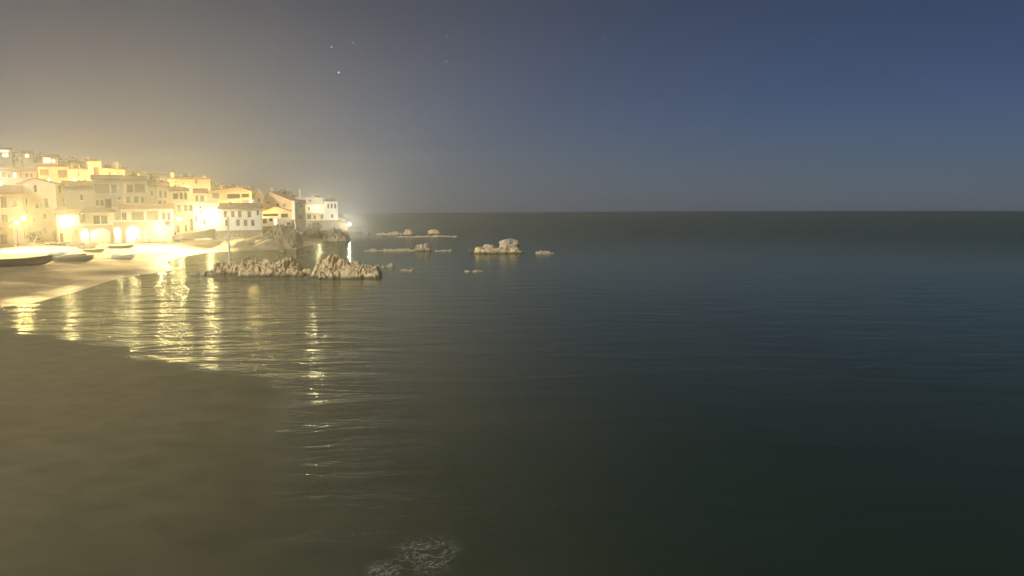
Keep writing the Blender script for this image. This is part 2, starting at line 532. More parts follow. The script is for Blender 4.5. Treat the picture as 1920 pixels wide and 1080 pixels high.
def house(name, label, D, x0, x1, ytop, ybase=None, depth=8.0, turn=0.0, roof='flat', apex=None, wall='white', tile='tile', wins=(), side=(), chims=(), balc=(), cat='house', group=None, rise=1.6, over=.35, eaves=None):
    """A house whose front spans x0..x1 of the photograph at distance D; wins: (x0, y0, x1, y1, style[, recess])."""
    xc = (x0 + x1) / 2
    A = at(xc, ytop, D)
    face = Vector((A.x, A.y, 0)).normalized()          # away from the camera
    ang = math.atan2(face.y, face.x) - math.pi / 2 + R(turn)
    u = Vector((math.cos(ang), math.sin(ang), 0))
    f = Face((A.x, A.y, 0), u)
    u0, u1 = f.uz(x0, ytop)[0], f.uz(x1, ytop)[0]
    zt = f.uz(xc, ytop)[1]
    if ybase is not None: zb = f.uz(xc, ybase)[1]
    else: zb = min(height(*f.w(uu, 0, -dd).xy) for uu in (u0, u1) for dd in (0, depth)) - .6
    zb = min(zb, zt - 1.0)
    root = empty(name, f.w((u0 + u1) / 2, zb, -depth / 2))
    tag(root, label, cat, group)
    root['inv'] = 0
    del root['inv']
    Tinv = Matrix.Translation(-root.location)
    parts = []
    def part(nm, bm, m, par=None):
        o = link_mesh(nm, bm, m, par)
        parts.append(o)
        return o
    tmp = []
    holes, hs = [], []
    for w in wins:
        a, b = f.uz(w[0], w[3]), f.uz(w[2], w[1])
        h = (max(a[0], u0 + .08), min(b[0], u1 - .08), max(a[1], zb + .03), min(b[1], zt - .06), w[5] if len(w) > 5 else (.28 if w[4] != 'open' else 1.6))
        if h[1] - h[0] < .15 or h[3] - h[2] < .15: continue
        holes.append(h); hs.append((f, h, w[4]))
    bm = bmesh.new()
    wall_grid(bm, f, u0, u1, zb, zt, holes)
    fs = Face(f.w(u1, 0, 0), -f.n)                      # right-hand side wall
    sh = []
    for w in side:
        a, b = fs.uz(w[0], w[3]), fs.uz(w[2], w[1])
        h = (max(.1, min(a[0], b[0])), min(depth - .1, max(a[0], b[0])), max(a[1], zb + .05), min(b[1], zt - .05), .28)
        if h[1] - h[0] < .15 or h[3] - h[2] < .15: continue
        sh.append(h); hs.append((fs, h, w[4]))
    wall_grid(bm, fs, 0, depth, zb, zt, sh)
    quad(bm, [f.w(u0, zb), f.w(u0, zt), f.w(u0, zt, -depth), f.w(u0, zb, -depth)])
    quad(bm, [f.w(u0, zb, -depth), f.w(u0, zt, -depth), f.w(u1, zt, -depth), f.w(u1, zb, -depth)])
    rbm = bmesh.new()
    ridge_z = zt
    if roof == 'flat':
        quad(bm, [f.w(u0, zt - .25), f.w(u1, zt - .25), f.w(u1, zt - .25, -depth), f.w(u0, zt - .25, -depth)])
        for s_ in ((u0 - .06, u1 + .06, .08, -.25), (u0 - .06, u1 + .06, -depth + .2, -depth - .05)):
            slab(rbm, f, s_[0], s_[1], zt + .003, zt + .14, s_[2], s_[3])
        slab(rbm, f, u0 - .06, u0 + .2, zt + .003, zt + .14, -.252, -depth + .198)
        slab(rbm, f, u1 - .2, u1 + .06, zt + .003, zt + .14, -.252, -depth + .198)
        rname, rm = 'parapet_coping', M[wall]
    elif roof == 'gable':                               # gable faces the sea
        ua, za = f.uz(*apex)
        ua = max(u0 + .2, min(u1 - .2, ua))
        ridge_z = za
        for o_ in (0, -depth):
            bm.faces.new([bm.verts.new(f.w(*p, o_)) for p in ((u0, zt), (u1, zt), (ua, za))])
        sl0, sl1 = (za - zt) / (ua - u0), (za - zt) / (u1 - ua)
        for (ue, ze) in ((u0 - over, zt - sl0 * over), (u1 + over, zt - sl1 * over)):
            lo = [f.w(ue, ze + .02, over), f.w(ua, za + .02, over), f.w(ua, za + .02, -depth - over), f.w(ue, ze + .02, -depth - over)]
            hi = [p + Vector((0, 0, .2)) for p in lo]
            v = [rbm.verts.new(p) for p in lo + hi]
            for q in ((3, 2, 1, 0), (4, 5, 6, 7), (0, 1, 5, 4), (1, 2, 6, 5), (2, 3, 7, 6), (3, 0, 4, 7)): rbm.faces.new([v[i] for i in q])
        rname, rm = 'roof', M[tile]
    else:                                               # eaves face the sea: two slopes with the ridge along the front
        k = -depth * .5
        ridge_z = zt + rise
        for uu in (u0, u1):
            bm.faces.new([bm.verts.new(p) for p in (f.w(uu, zt), f.w(uu, ridge_z, k), f.w(uu, zt, -depth))])
        sl = rise / (depth * .5)
        for (oe, s_) in ((over, 1), (-depth - over, -1)):
            lo = [f.w(u0 - over, zt - sl * over + .02, oe), f.w(u1 + over, zt - sl * over + .02, oe), f.w(u1 + over, ridge_z + .02, k), f.w(u0 - over, ridge_z + .02, k)]
            hi = [p + Vector((0, 0, .2)) for p in lo]
            v = [rbm.verts.new(p) for p in lo + hi]
            for q in ((3, 2, 1, 0), (4, 5, 6, 7), (0, 1, 5, 4), (1, 2, 6, 5), (2, 3, 7, 6), (3, 0, 4, 7)): rbm.faces.new([v[i] for i in q])
        rname, rm = 'roof', M[tile]
    part('wall', bm, M[wall], root)
    rf = part(rname, rbm, rm, root)
    for c in chims:                                     # (x0, x1, ytop, depth behind the front)
        o_ = -c[3]
        dd = Face(f.w(0, 0, o_), f.u)
        a, b = dd.uz(c[0], c[2]), dd.uz(c[1], c[2])
        cb = bmesh.new()
        slab(cb, dd, a[0], b[0], zt - .6, a[1] - .3, -.4, .4)
        slab(cb, dd, a[0] - .08, b[0] + .08, a[1] - .297, a[1] - .18, -.48, .48)
        slab(cb, dd, a[0] + .05, b[0] - .05, a[1] - .177, a[1] - .06, -.32, .32)
        slab(cb, dd, a[0] - .06, b[0] + .06, a[1] - .057, a[1], -.45, .45)
        part('chimney', cb, M[wall], rf)
    for w in hs: fit_window(root, *w)
    for c in balc:                                      # (x0, x1, yfloor, yrail, style)
        a, b = f.uz(c[0], c[2]), f.uz(c[1], c[3])
        bb = bmesh.new()
        slab(bb, f, a[0], b[0], a[1] - .14, a[1], .012, .95)
        bo = part('balcony', bb, M[wall], root)
        rb = bmesh.new()
        if c[4] == 'solid':
            slab(rb, f, a[0], b[0], a[1] + .003, b[1], .83, .95)
            part('parapet', rb, M[wall], bo)
        else:
            n = max(4, int((b[0] - a[0]) / .22))
            for i in range(n + 1):
                uu = a[0] + .03 + (b[0] - a[0] - .06) * i / n
                slab(rb, f, uu - .015, uu + .015, a[1] + .003, b[1], .9, .93)
            slab(rb, f, a[0], b[0], b[1] + .003, b[1] + .05, .88, .95)
            part('railing', rb, M['iron'], bo)
    # move every part's mesh so that the thing's Empty is its base
    def rebase(o):
        for ch in o.children:
            if ch.type == 'MESH' and ch.name not in done:
                done.add(ch.name)
                ch.data.transform(Tinv)
            rebase(ch)
    done = set()
    rebase(root)
    return root, f

W, DR, OP, SH, LI = 'window', 'door', 'open', 'shut', 'lit'
G_UP = None
# --- left edge of the frame
house('edge_house', 'peach house cut by the left edge beside the tall yellow gabled house', 203, -70, 41, 362, roof='eave', wall='peach', rise=1.9, depth=9,
      wins=[(2, 368, 12, 390, W), (22, 374, 32, 389, SH), (-30, 368, -18, 390, W), (4, 402, 14, 420, W), (-28, 402, -16, 420, W)])
house('seafront_store', 'low dim stone store under the peach house, behind the big dark boat', 186, -60, 24, 428, roof='eave', wall='stone', rise=1.1, depth=6,
      wins=[(2, 440, 13, 458, DR)])
house('gabled_house', 'tall pale yellow house with lopsided gable and few small windows', 211, 31, 104, 345, depth=9, turn=-14, roof='gable', apex=(64, 335), wall='cream', over=.2,
      wins=[(37, 349, 41, 358, SH), (63, 346.5, 69, 361, SH), (47, 372, 51, 384, SH), (67, 382, 72, 391, SH), (82, 371, 90, 390, SH), (47, 396, 52, 400, W), (80, 400, 87, 411, SH), (61, 410, 65, 417, W), (80, 426, 88, 439, SH), (100, 433, 104, 452, DR)],
      balc=[(77, 93, 391, 384, 'rail')],
      side=[(110, 348, 116, 361, W), (130, 349, 136, 363, W), (120, 372, 127, 387, W)])
house('lean_to_house', 'low annex with sloping roof and the brightest left lamp on its front', 207.5, 105, 148, 402, depth=5, roof='eave', rise=1.2, wall='cream',
      wins=[(113, 437, 118, 454, DR)])
# --- arcade house: arches built into its ground floor
ARC, ARCF = house('arcade_house', 'house over the vaulted arcade with twin tall windows above wide arch', 213, 149, 214, 398, depth=7, roof='eave', rise=.9, wall='cream', tile='dark_tile',
      wins=[(152, 401, 160, 418, SH), (176, 404, 187, 423, W), (190, 404, 201, 423, W)])
def arcade(name, label, D, x0, x1, ytop, arches, depth=3.0, wall='porch_dim', ybase=456):
    """A porch wall with round arches cut through it; arches: (x0, x1, yspring, ycrown)."""
    A = at((x0 + x1) / 2, ytop, D)
    away = Vector((A.x, A.y, 0)).normalized()
    f = Face((A.x, A.y, 0), (away.y, -away.x, 0))
    u0, zt = f.uz(x0, ytop)
    u1 = f.uz(x1, ytop)[0]
    zb = f.uz(x0, ybase)[1] - .8
    root = empty(name, f.w((u0 + u1) / 2, zb, -depth / 2))
    tag(root, label, 'arcade')
    T = Matrix.Translation(-root.location)
    thick = .5
    bm = bmesh.new()
    cuts = []
    for a in arches:
        au0, zs = f.uz(a[0], a[2]); au1, zc = f.uz(a[1], a[3])
        cuts.append((au0, au1, zs, zc))
    cur = u0
    def col(a, b, za, zb_):
        slab(bm, f, a, b, za, zb_, -thick, 0)
    for (a, b, zs, zc) in cuts:
        if a - cur > .02: col(cur, a, zb, zt)
        n = 12
        for i in range(n):
            t0, t1 = i / n, (i + 1) / n
            s0 = zs + (zc - zs) * math.sin(math.pi * t0) ** .75 if 0 < t0 < 1 else zs
            s1 = zs + (zc - zs) * math.sin(math.pi * t1) ** .75 if 0 < t1 < 1 else zs
            p = [(a + (b - a) * t0, s0), (a + (b - a) * t1, s1), (a + (b - a) * t1, zt), (a + (b - a) * t0, zt)]
            fr = [bm.verts.new(f.w(*q)) for q in p]
            bk = [bm.verts.new(f.w(*q, -thick)) for q in p]
            bm.faces.new(fr); bm.faces.new(bk[::-1]); bm.faces.new((fr[0], bk[0], bk[1], fr[1])); bm.faces.new((fr[3], fr[2], bk[2], bk[3]))
        cur = b
    if u1 - cur > .02: col(cur, u1, zb, zt)
    w = link_mesh('arch_wall', bm, M[wall], root); w.data.transform(T)
    bm = bmesh.new(); slab(bm, f, u0, u1, zt + .003, zt + .25, -depth, .12)
    w = link_mesh('terrace_slab', bm, M['white'], root); w.data.transform(T)
    bm = bmesh.new(); slab(bm, f, u0, u1, zb, zt, -depth - .2, -depth - .003)
    w = link_mesh('back_wall', bm, M['white'], root); w.data.transform(T)
    return root, f
arcade('vaulted_porch', 'white vaulted porch of two narrow round arches and one wide arch', 209, 134, 211, 423,
       [(137.5, 150, 437, 429), (151.5, 165, 437, 428), (169, 206, 436, 428)], ybase=457)
arcade('terrace_porch', 'white porch of low arches glaring with lamps under the restaurant terrace', 210, 212, 322, 416,
       [(214, 226, 433, 425), (236, 262, 434, 424), (268, 286, 434, 425), (291, 312, 434, 424)], ybase=456)
house('terrace_restaurant', 'long low restaurant with two wide openings under a tiled eave', 214.5, 226, 324, 391, depth=7, roof='eave', rise=1.0, wall='white', tile='tile',
      wins=[(247, 397, 269, 414, OP, 2.0), (276, 396, 296, 414, OP, 2.0), (229, 398, 237, 413, W), (304, 398, 310, 414, W), (314, 398, 319, 414, W)])
# --- second row
house('plain_house', 'plain tan house without windows between yellow gable and balcony houses', 226, 118, 176, 349, depth=7, roof='eave', rise=1.4, wall='grey', wins=[(150, 364, 156, 376, SH)])
house('balcony_house', 'grey three storey house with a white terrace band and loggias', 229, 172, 232, 336, depth=8, roof='eave', rise=1.2, wall='grey', tile='dark_tile',
      wins=[(178, 345, 204, 362, OP, 1.5), (209, 346, 218, 362, W), (180, 375, 185, 386, W), (188, 375, 194, 386, W), (198, 373, 209, 391, W), (221, 369, 227, 375, SH)],
      balc=[(173, 231, 369, 363.5, 'solid'), (209, 232, 388, 376, 'solid')], chims=[(230, 235, 326, 3)])
house('pillared_house', 'grey house with recessed top loggia beside the dim passage', 231, 233, 276, 338, depth=8, roof='eave', rise=1.2, wall='grey', tile='dark_tile',
      wins=[(238, 346, 249, 361, OP, 1.2), (253, 345, 271, 361, OP, 1.2), (236, 368, 244, 381, W), (252, 368, 259, 381, W), (264, 369, 270, 381, SH)],
      balc=[(234, 275, 366.5, 362.5, 'solid')])
house('passage_house', 'narrow dim house with a tall chimney at its left corner', 234, 277, 294, 349, depth=8, roof='eave', rise=1.3, wall='grey', tile='dark_tile', wins=[(282, 357, 287, 368, SH)], chims=[(280, 286, 336, 2)])
house('shuttered_house', 'narrow cream house with two tall openings over a pale terrace', 230, 294, 316, 349, depth=7, roof='eave', rise=1.0, wall='cream',
      wins=[(298, 357, 304, 371, SH), (307, 358, 313, 371, SH), (297, 376, 303, 387, W), (307, 376, 311, 387, W)], balc=[(294, 315, 374, 371, 'solid')])
house('small_grey_house', 'small pale house with three narrow windows below the hilltop villa', 236, 317, 353, 358, depth=7, roof='eave', rise=1.0, wall='cream', tile='dark_tile',
      wins=[(324, 362, 334, 374, SH), (338, 361, 342, 374, W), (346, 361, 350, 374, W)])
house('bay_window_house', 'pale house with a glazed bay above the ramp', 222, 327, 364, 377, depth=7, roof='flat', wall='cream',
      wins=[(345, 384, 352, 396, W), (354, 384, 361, 396, W), (331, 383, 340, 398, SH), (347, 421, 350, 434, DR), (357, 410, 361, 432, DR), (332, 422, 336, 436, DR)])
house('twin_door_house', 'cream house with two arched looking doors and a small balcony', 226, 364, 388, 361, depth=7, roof='eave', rise=1.0, wall='cream',
      wins=[(366, 366, 372, 378, SH), (375, 366, 383, 379, SH)], balc=[(373, 386, 380, 377, 'rail')])
house('lamp_house', 'white house behind the widest glare left of the white seafront house', 220, 362, 411, 382, depth=6, roof='flat', wall='white',
      wins=[(374, 386, 377, 391, W), (375, 396, 378, 401, W), (381, 411, 385, 421, DR), (366, 405, 369, 416, W)])
house('wide_villa', 'wide yellow villa with a tiled roof and long dark balcony opening', 240, 389, 472, 359, depth=10, roof='gable', apex=(447, 351), wall='ochre', over=.5,
      wins=[(398, 362, 411, 372, OP, 1.2), (426, 363.5, 450, 372, OP, 1.6), (453, 363, 467, 370.5, OP, 1.6)], chims=[(413, 418, 347, 4), (444, 447, 348, 3), (452, 455, 349, 3)])
house('garden_terrace', 'yellow lit terrace wall right behind the white seafront house roof', 233, 409, 477, 375, depth=5, roof='flat', wall='cream', cat='terrace', wins=[(430, 378, 434, 386, DR)])
# --- the white house on the rocks
WH, WHF = house('seafront_house', 'white two storey house on the rocks with nine dark windows', 221, 410, 489.5, 391, ybase=432.5, depth=9, turn=-3, roof='eave', rise=1.3, wall='white', tile='dark_tile', over=.35,
      wins=[(419, 395.5, 426, 408, SH), (433, 395.5, 440, 408, SH), (446.5, 395.5, 453.5, 408, SH), (464, 395.5, 471, 408, SH), (481, 394, 485.5, 404, SH),
            (422, 411.5, 428.5, 424, SH), (443, 411.5, 450, 424, SH), (457, 411.5, 464, 424, SH), (470.5, 411.5, 477.5, 424, SH)],
      chims=[(441, 451, 376, 5)])
house('stone_basement', 'rough stone basement under the white seafront house with three small openings', 220.5, 396, 492, 433, ybase=456, depth=9, turn=-3, roof='flat', wall='stone', cat='basement',
      wins=[(432, 435, 436.5, 439.5, SH), (441, 435, 446, 439.5, SH), (451, 435, 456, 439.5, SH)])
# --- church-like gable and the houses towards the point
house('bell_gable', 'steep narrow orange gable with a white finial', 250, 478, 494, 366, depth=6, roof='gable', apex=(485, 352), wall='ochre', over=.15, cat='chapel', wins=[(484, 372, 488, 379, SH)])
house('orange_gable_house', 'broad orange gabled house right of the steep narrow gable', 254, 495, 546, 376, depth=9, turn=-16, roof='gable', apex=(506, 360), wall='ochre', wins=[(498, 378, 505, 382, SH), (517, 381, 523, 390, SH), (530, 382, 536, 389, W)], chims=[(508, 512, 352, 4)])
house('veranda_house', 'low house with dark veranda openings right of the white seafront house', 236, 491, 546, 396, ybase=424, depth=7, roof='gable', apex=(514, 387), wall='cream',
      wins=[(493, 400.5, 521, 405.5, OP, 1.6), (527, 400.5, 540, 408, OP, 1.2), (493, 410, 500, 419, DR), (505, 409, 511, 415, W), (514, 410, 519, 421, LI), (538, 417, 545, 423, DR)])
house('cliff_annex', 'small orange lit annex at the top of the dark cliff', 238, 539, 552, 413, ybase=436, depth=5, roof='flat', wall='peach', cat='annex', wins=[(541, 417, 545, 423, SH)])
house('dim_side_house', 'dim greyish house behind the veranda house with shaded wall', 262, 545, 572, 381, depth=8, roof='eave', rise=.9, wall='grey', tile='dark_tile', wins=[(551, 390, 556, 398, SH), (562, 383, 567, 390, SH), (552, 403, 557, 412, W), (561, 402, 567, 412, W)])
house('upper_point_house', 'greyish flat house above the lamp lit villa near the point', 300, 548, 606, 371, depth=8, roof='flat', wall='grey', wins=[(553, 375, 557, 378, W), (563, 374, 567, 380, W), (578, 374, 584, 379, W)], chims=[(560, 564, 354, 5)])
house('point_villa', 'lamp lit villa with a terrace line near the tip of the point', 290, 570, 608, 384, ybase=416, depth=7, roof='flat', wall='cream', wins=[(576, 402, 583, 411, W), (588, 404, 592, 411, DR), (601, 402, 606, 411, SH), (577, 388, 582, 395, SH)], balc=[(572, 607, 399, 397.5, 'solid')])
house('point_house', 'pale square house with a row of three windows at the tip of the point', 288, 607.5, 633, 378.5, ybase=413, depth=7, roof='flat', wall='white', wins=[(613.5, 381.5, 617.5, 391, SH), (620, 381.5, 624, 391, SH), (626.5, 381.5, 630.5, 391, SH), (620.5, 401.5, 625, 408.5, SH)])
# --- upper town
house('framed_villa', 'orange villa high on the hill with one wide framed opening', 282, 71, 97, 313, depth=7, roof='eave', rise=.9, wall='ochre', wins=[(75, 317, 91, 329, OP, 1.6)])
house('loggia_villa', 'orange villa with big loggia between framed villa and two chimneys', 284, 97, 131, 313, depth=8, roof='eave', rise=.8, wall='ochre', wins=[(109, 318, 126, 333, OP, 2.0)])
house('chimney_villa', 'orange hill house carrying two slim chimneys', 283, 131, 164, 318, depth=7, roof='eave', rise=.8, wall='ochre', wins=[(146, 321, 149, 330, DR), (137, 324, 141, 329, SH)], chims=[(134, 137, 308, 2), (147, 150, 309, 2)])
house('tower_house', 'tall orange tower house topping the upper town', 281, 164, 189, 302.5, depth=6, roof='eave', rise=.8, wall='peach', wins=[(175.5, 313, 186, 327, OP, 1.2)], chims=[(163.5, 167, 295, 2)])
house('sloping_villa', 'orange hill house right of the tower with roof falling to the right', 283, 189, 234, 319, depth=7, roof='gable', apex=(193, 316), wall='ochre', wins=[(204, 322, 208, 330, DR), (220, 322, 224, 327, SH)], chims=[(216, 222, 304, 4)])
house('hillside_wall_house', 'low orange strip of house stepping down right of the sloping villa', 285, 236, 264, 334, depth=6, roof='gable', apex=(239, 331), wall='ochre', chims=[(258, 262, 326, 3)], wins=[(248, 337, 252, 341, SH)])
house('hilltop_villa', 'wide orange villa alone on the ridge with two stubby chimneys', 292, 314, 394, 336, depth=8, roof='eave', rise=.7, wall='ochre', wins=[(342, 343, 346, 347, SH), (366, 337, 370, 344, DR), (328, 339, 332, 343, SH)], chims=[(319, 326, 323.5, 2), (380, 386, 329.5, 2)])
house('far_terraced_house', 'pale terraced house high at the left edge under the lit windows', 262, -30, 33, 319, depth=8, roof='eave', rise=1.0, wall='peach', wins=[(4, 323, 10, 332, W), (15, 326, 20, 334, SH), (26, 324, 30, 333, LI)])
house('far_pale_house', 'pale house with dim windows between left edge and framed villa', 264, 33, 66, 321, depth=8, roof='eave', rise=1.0, wall='peach', wins=[(37, 325, 42, 334, SH), (49, 325, 53, 333, W), (57, 325, 61, 333, W)])
house('hill_chalet', 'far hill house with the largest glowing window of the ridge', 330, 78, 108, 294, depth=8, roof='eave', rise=1.0, wall='cream', tile='dark_tile', wins=[(82, 296, 94, 304.5, LI), (97.5, 299, 103, 304, LI)])
house('hill_cabin', 'tiny far hill house with a single small glowing window', 336, 41, 62, 287, depth=6, roof='eave', rise=.9, wall='grey', tile='dark_tile', wins=[(47.5, 289, 53.5, 294.5, LI)])
house('hill_lodge', 'far hill house at the left edge with glowing strip and window', 332, -20, 22, 280, depth=7, roof='eave', rise=.9, wall='grey', tile='dark_tile', wins=[(-8, 281.5, 16, 285, LI), (5, 288, 15, 294, LI)])

# ------------------------------------------------------------------ walls, ramp, path
def wall_run(name, label, cat, pts, wpx, mtn, coping=None, thick=.5):
    """pts: (x, ytop, ybottom, Y) along the wall."""
    root = empty(name, at(pts[0][0], pts[0][2], pts[0][3]))
    tag(root, label, cat)
    T = Matrix.Translation(-root.location)
    bm = bmesh.new(); cb = bmesh.new()
    for p, q in zip(pts, pts[1:]):
        a0, a1, b0, b1 = at(p[0], p[2], p[3]), at(p[0], p[1], p[3]), at(q[0], q[2], q[3]), at(q[0], q[1], q[3])
        dv = Vector((0, thick, 0))
        v = [bm.verts.new(x) for x in (a0, b0, b1, a1, a0 + dv, b0 + dv, b1 + dv, a1 + dv)]
        for fq in ((0, 1, 2, 3), (7, 6, 5, 4), (3, 2, 6, 7), (0, 3, 7, 4), (1, 5, 6, 2)): bm.faces.new([v[i] for i in fq])
        e = Vector((0, 0, .004)); hgt = Vector((0, 0, .16)); fo = Vector((0, -.06, 0)); bo = Vector((0, thick + .06, 0))
        v = [cb.verts.new(x) for x in (a1 + e + fo, b1 + e + fo, b1 + e + hgt + fo, a1 + e + hgt + fo, a1 + e + bo, b1 + e + bo, b1 + e + hgt + bo, a1 + e + hgt + bo)]
        for fq in ((0, 1, 2, 3), (7, 6, 5, 4), (3, 2, 6, 7), (0, 3, 7, 4), (1, 5, 6, 2), (0, 4, 5, 1)): cb.faces.new([v[i] for i in fq])
    o = link_mesh('wall_face', bm, M[mtn], root); o.data.transform(T)
    o = link_mesh('coping', cb, M[coping or mtn], root); o.data.transform(T)
    return root
wall_run('beach_ramp', 'sloping stone boat ramp rising right towards the white seafront house', 'ramp', [(329, 440.5, 446, 206), (345, 438.5, 448, 206), (370, 435.5, 447, 207), (388, 432, 446, 208), (396, 430, 447, 210)], 0, 'stone', 'concrete', thick=3.2)
wall_run('sea_wall', 'low pale boundary wall at the top of the beach below the shrub', 'wall', [(47, 456, 464, 199), (84, 457, 465, 197), (91, 459, 468, 196)], 0, 'concrete', 'concrete')
wall_run('path_parapet', 'pale parapet of the coast path leading from the point house to the lamp', 'wall', [(634, 407, 415, 289), (648, 412, 419, 290)], 0, 'stone', 'stone')
wall_run('cliff_terrace_wall', 'dark retaining wall below the point houses above the water', 'wall', [(562, 414.5, 432, 286), (606, 414.5, 436, 285), (634, 414.5, 440, 286), (652, 421, 446, 287)], 0, 'cliff', 'cliff', thick=1.2)

# ------------------------------------------------------------------ rocks
def chunk(bm, c, rx, ry, rz, rng, n=16):
    b2 = bmesh.new()
    for _ in range(n):
        v = Vector((rng.gauss(0, 1), rng.gauss(0, 1), rng.gauss(0, 1))).normalized()
        k = rng.uniform(.78, 1.0)
        b2.verts.new((c[0] + v.x * rx * k, c[1] + v.y * ry * k, c[2] + v.z * rz * k))
    bmesh.ops.convex_hull(b2, input=b2.verts)
    for v in [v for v in b2.verts if not v.link_faces]: b2.verts.remove(v)
    bmesh.ops.triangulate(b2, faces=b2.faces)
    bmesh.ops.subdivide_edges(b2, edges=b2.edges, cuts=2, use_grid_fill=True)
    s = rng.uniform(0, 50)
    k = .14 * min(rx, rz)
    for v in b2.verts:
        d = (v.co - Vector(c)).normalized()
        p = v.co * (1.6 / max(.4, min(rx, rz)))
        v.co += d * k * (noise.noise(p + Vector((s, 0, 0))) + .5 * noise.noise(p * 2.7))
    me = bpy.data.meshes.new('tmp')
    b2.to_mesh(me); b2.free()
    bm.from_mesh(me)
    bpy.data.meshes.remove(me)
def outcrop(name, label, top, ybase, seed, m='rock', deep=1.0, size=1.0, cat='rock', group=None, z0=0.0, Y=None, rows=2):
    """A craggy rock whose skyline follows top = [(px, py), ...] and whose foot stands at ybase."""
    rng = random.Random(seed)
    x0, x1 = top[0][0], top[-1][0]
    c = on_z((x0 + x1) / 2, ybase, z0) if Y is None else at((x0 + x1) / 2, ybase, Y)
    k = c.y / FPX
    wd = (x1 - x0) * k
    shrink = .80 if cat == 'rock' and rows > 2 else .75 if rows == 1 else 1.0
    top = [(a, ybase - (ybase - b) * shrink) for a, b in top]
    hmax = max(ybase - p[1] for p in top) * k
    dp = max(.8, min(wd * .55, 1.0 + 1.1 * hmax * deep * rows / 2))
    cell = max(.10, min(.22, wd / 40))
    peaks = []
    n = int(max(8, min(190, wd * dp * 2.8 / size)))
    for q in range(n):
        px_, py_ = rng.uniform(-.5, .5) * wd, rng.uniform(0, 1) * dp
        crest = max(.08, (ybase - table(top, (x0 + x1) / 2 + px_ / k)) * k)
        v = py_ / dp
        env = min(1, .30 + 1.25 * v) if v < .65 else max(.2, 1 - (v - .65) * 1.6)
        H = crest * env * rng.choice((.55, .7, .85, 1.0, 1.06))
        planes = []
        a0 = rng.uniform(0, 6.28)
        nf = rng.randint(5, 7)
        for f_ in range(nf):
            a = a0 + 6.283 * f_ / nf + rng.uniform(-.35, .35)
            planes.append((math.cos(a), math.sin(a), rng.choice((.5, 1.0, 1.8, 3.5, 7.0)), rng.uniform(.05, .5)))
        peaks.append((px_, py_, H, planes, rng.uniform(-.5, .5), rng.uniform(-.1, .7)))
    nx, ny = int(wd * 1.06 / cell) + 1, int(dp * 1.25 / cell) + 1
    bm = bmesh.new()
    vs = {}
    for i in range(nx + 1):
        for j in range(ny + 1):
            x = -wd * .53 + i * cell + cell * .35 * noise.noise(Vector((i * 1.7, j * 1.3, seed)))
            y = -dp * .12 + j * cell + cell * .35 * noise.noise(Vector((i * 1.3, j * 1.9, seed + 5)))
            h = -.5
            for (a, b, H, pl, tx, ty) in peaks:
                dx, dy = x - a, y - b
                if dx * dx + dy * dy > 5: continue
                z = H + tx * dx + ty * dy
                for (cx_, cy_, s_, f_) in pl:
                    d = cx_ * dx + cy_ * dy - f_ * size
                    if d > 0: z = min(z, H + tx * dx + ty * dy - s_ * d)
                if z > h: h = z
            h += .10 * min(1, hmax) * noise.noise(Vector((x * 2.3, y * 2.3, seed * 3.7))) + .05 * min(1, hmax) * noise.noise(Vector((x * 6, y * 6, seed)))
            if hmax > 1.2:                               # deep cracks between the blocks
                for sc_, dp_ in ((.55, .30), (1.3, .16)):
                    cr = abs(noise.noise(Vector((x * sc_, y * sc_ * .7, seed * 1.9))))
                    h -= max(0, h) * dp_ * 2.2 * max(0, 1 - cr / .09)
                h += .16 * hmax * (abs(noise.noise(Vector((x * 1.1, y * 1.1, seed + 2.5)))) - .2)
            e = min(1, (.53 - abs(x) / wd) * 9, (y / dp + .12) * 9)
            vs[i, j] = bm.verts.new((x, y, h if e >= 1 else -.5 + (h + .5) * max(0, e)))
    for i in range(nx):
        for j in range(ny):
            q = [vs[i, j], vs[i + 1, j], vs[i + 1, j + 1], vs[i, j + 1]]
            if max(v.co.z for v in q) < -.3: continue
            bm.faces.new(q[:3]); bm.faces.new((q[0], q[2], q[3]))
    for v in [v for v in bm.verts if not v.link_faces]: bm.verts.remove(v)
    o = link_mesh(name, bm, M[m])
    o.location = (c.x, c.y, c.z)
    return tag(o, label, cat, group)
outcrop('rock_outcrop', 'broad tan rock outcrop carrying the white pole', [(380, 505), (392, 499), (404, 491), (415, 486), (426, 489), (432, 480), (452, 479), (456, 487), (466, 484), (474, 492), (486, 498)], 514, 1, rows=4, deep=1.2, size=1.1)
outcrop('rock_outcrop', 'jagged rock outcrop in the middle of the reef, right of the pole', [(462, 498), (474, 489), (480, 496), (488, 490), (497, 493), (503, 484), (511, 478), (527, 477), (530, 488), (541, 481), (549, 485), (560, 502)], 516, 2, rows=4, deep=1.2)
outcrop('rock_outcrop', 'large craggy rock outcrop at the right end of the reef', [(574, 506), (584, 498), (590, 484), (596, 490), (602, 474), (612, 478), (621, 472), (627, 485), (640, 480), (655, 481), (662, 492), (672, 488), (684, 497), (694, 501), (710, 511)], 520, 3, rows=4, deep=1.3, size=1.1)
outcrop('rock_outcrop', 'low broken shelf along the water in front of the middle of the reef', [(436, 512), (450, 505), (470, 502), (490, 505), (512, 500), (535, 504), (556, 508), (575, 511)], 519, 61, rows=2)
outcrop('rock_outcrop', 'low broken shelf along the water in front of the right end of the reef', [(586, 514), (605, 505), (630, 507), (652, 503), (676, 507), (700, 510), (716, 515)], 523, 62, rows=2)
outcrop('rock', 'dark low rock in the gap between middle and right reef outcrops', [(556, 508), (562, 500), (570, 496), (580, 497), (588, 506)], 516, 4, rows=1)
outcrop('rock', 'square pale boulder on the front slope of the right reef outcrop', [(654, 497), (660, 490), (672, 490), (680, 497)], 515, 5, rows=1, Y=128)
outcrop('rock', 'thin leaning stone at the water right end of the reef', [(688, 508), (692, 502), (697, 503), (700, 510)], 519, 6, rows=1)
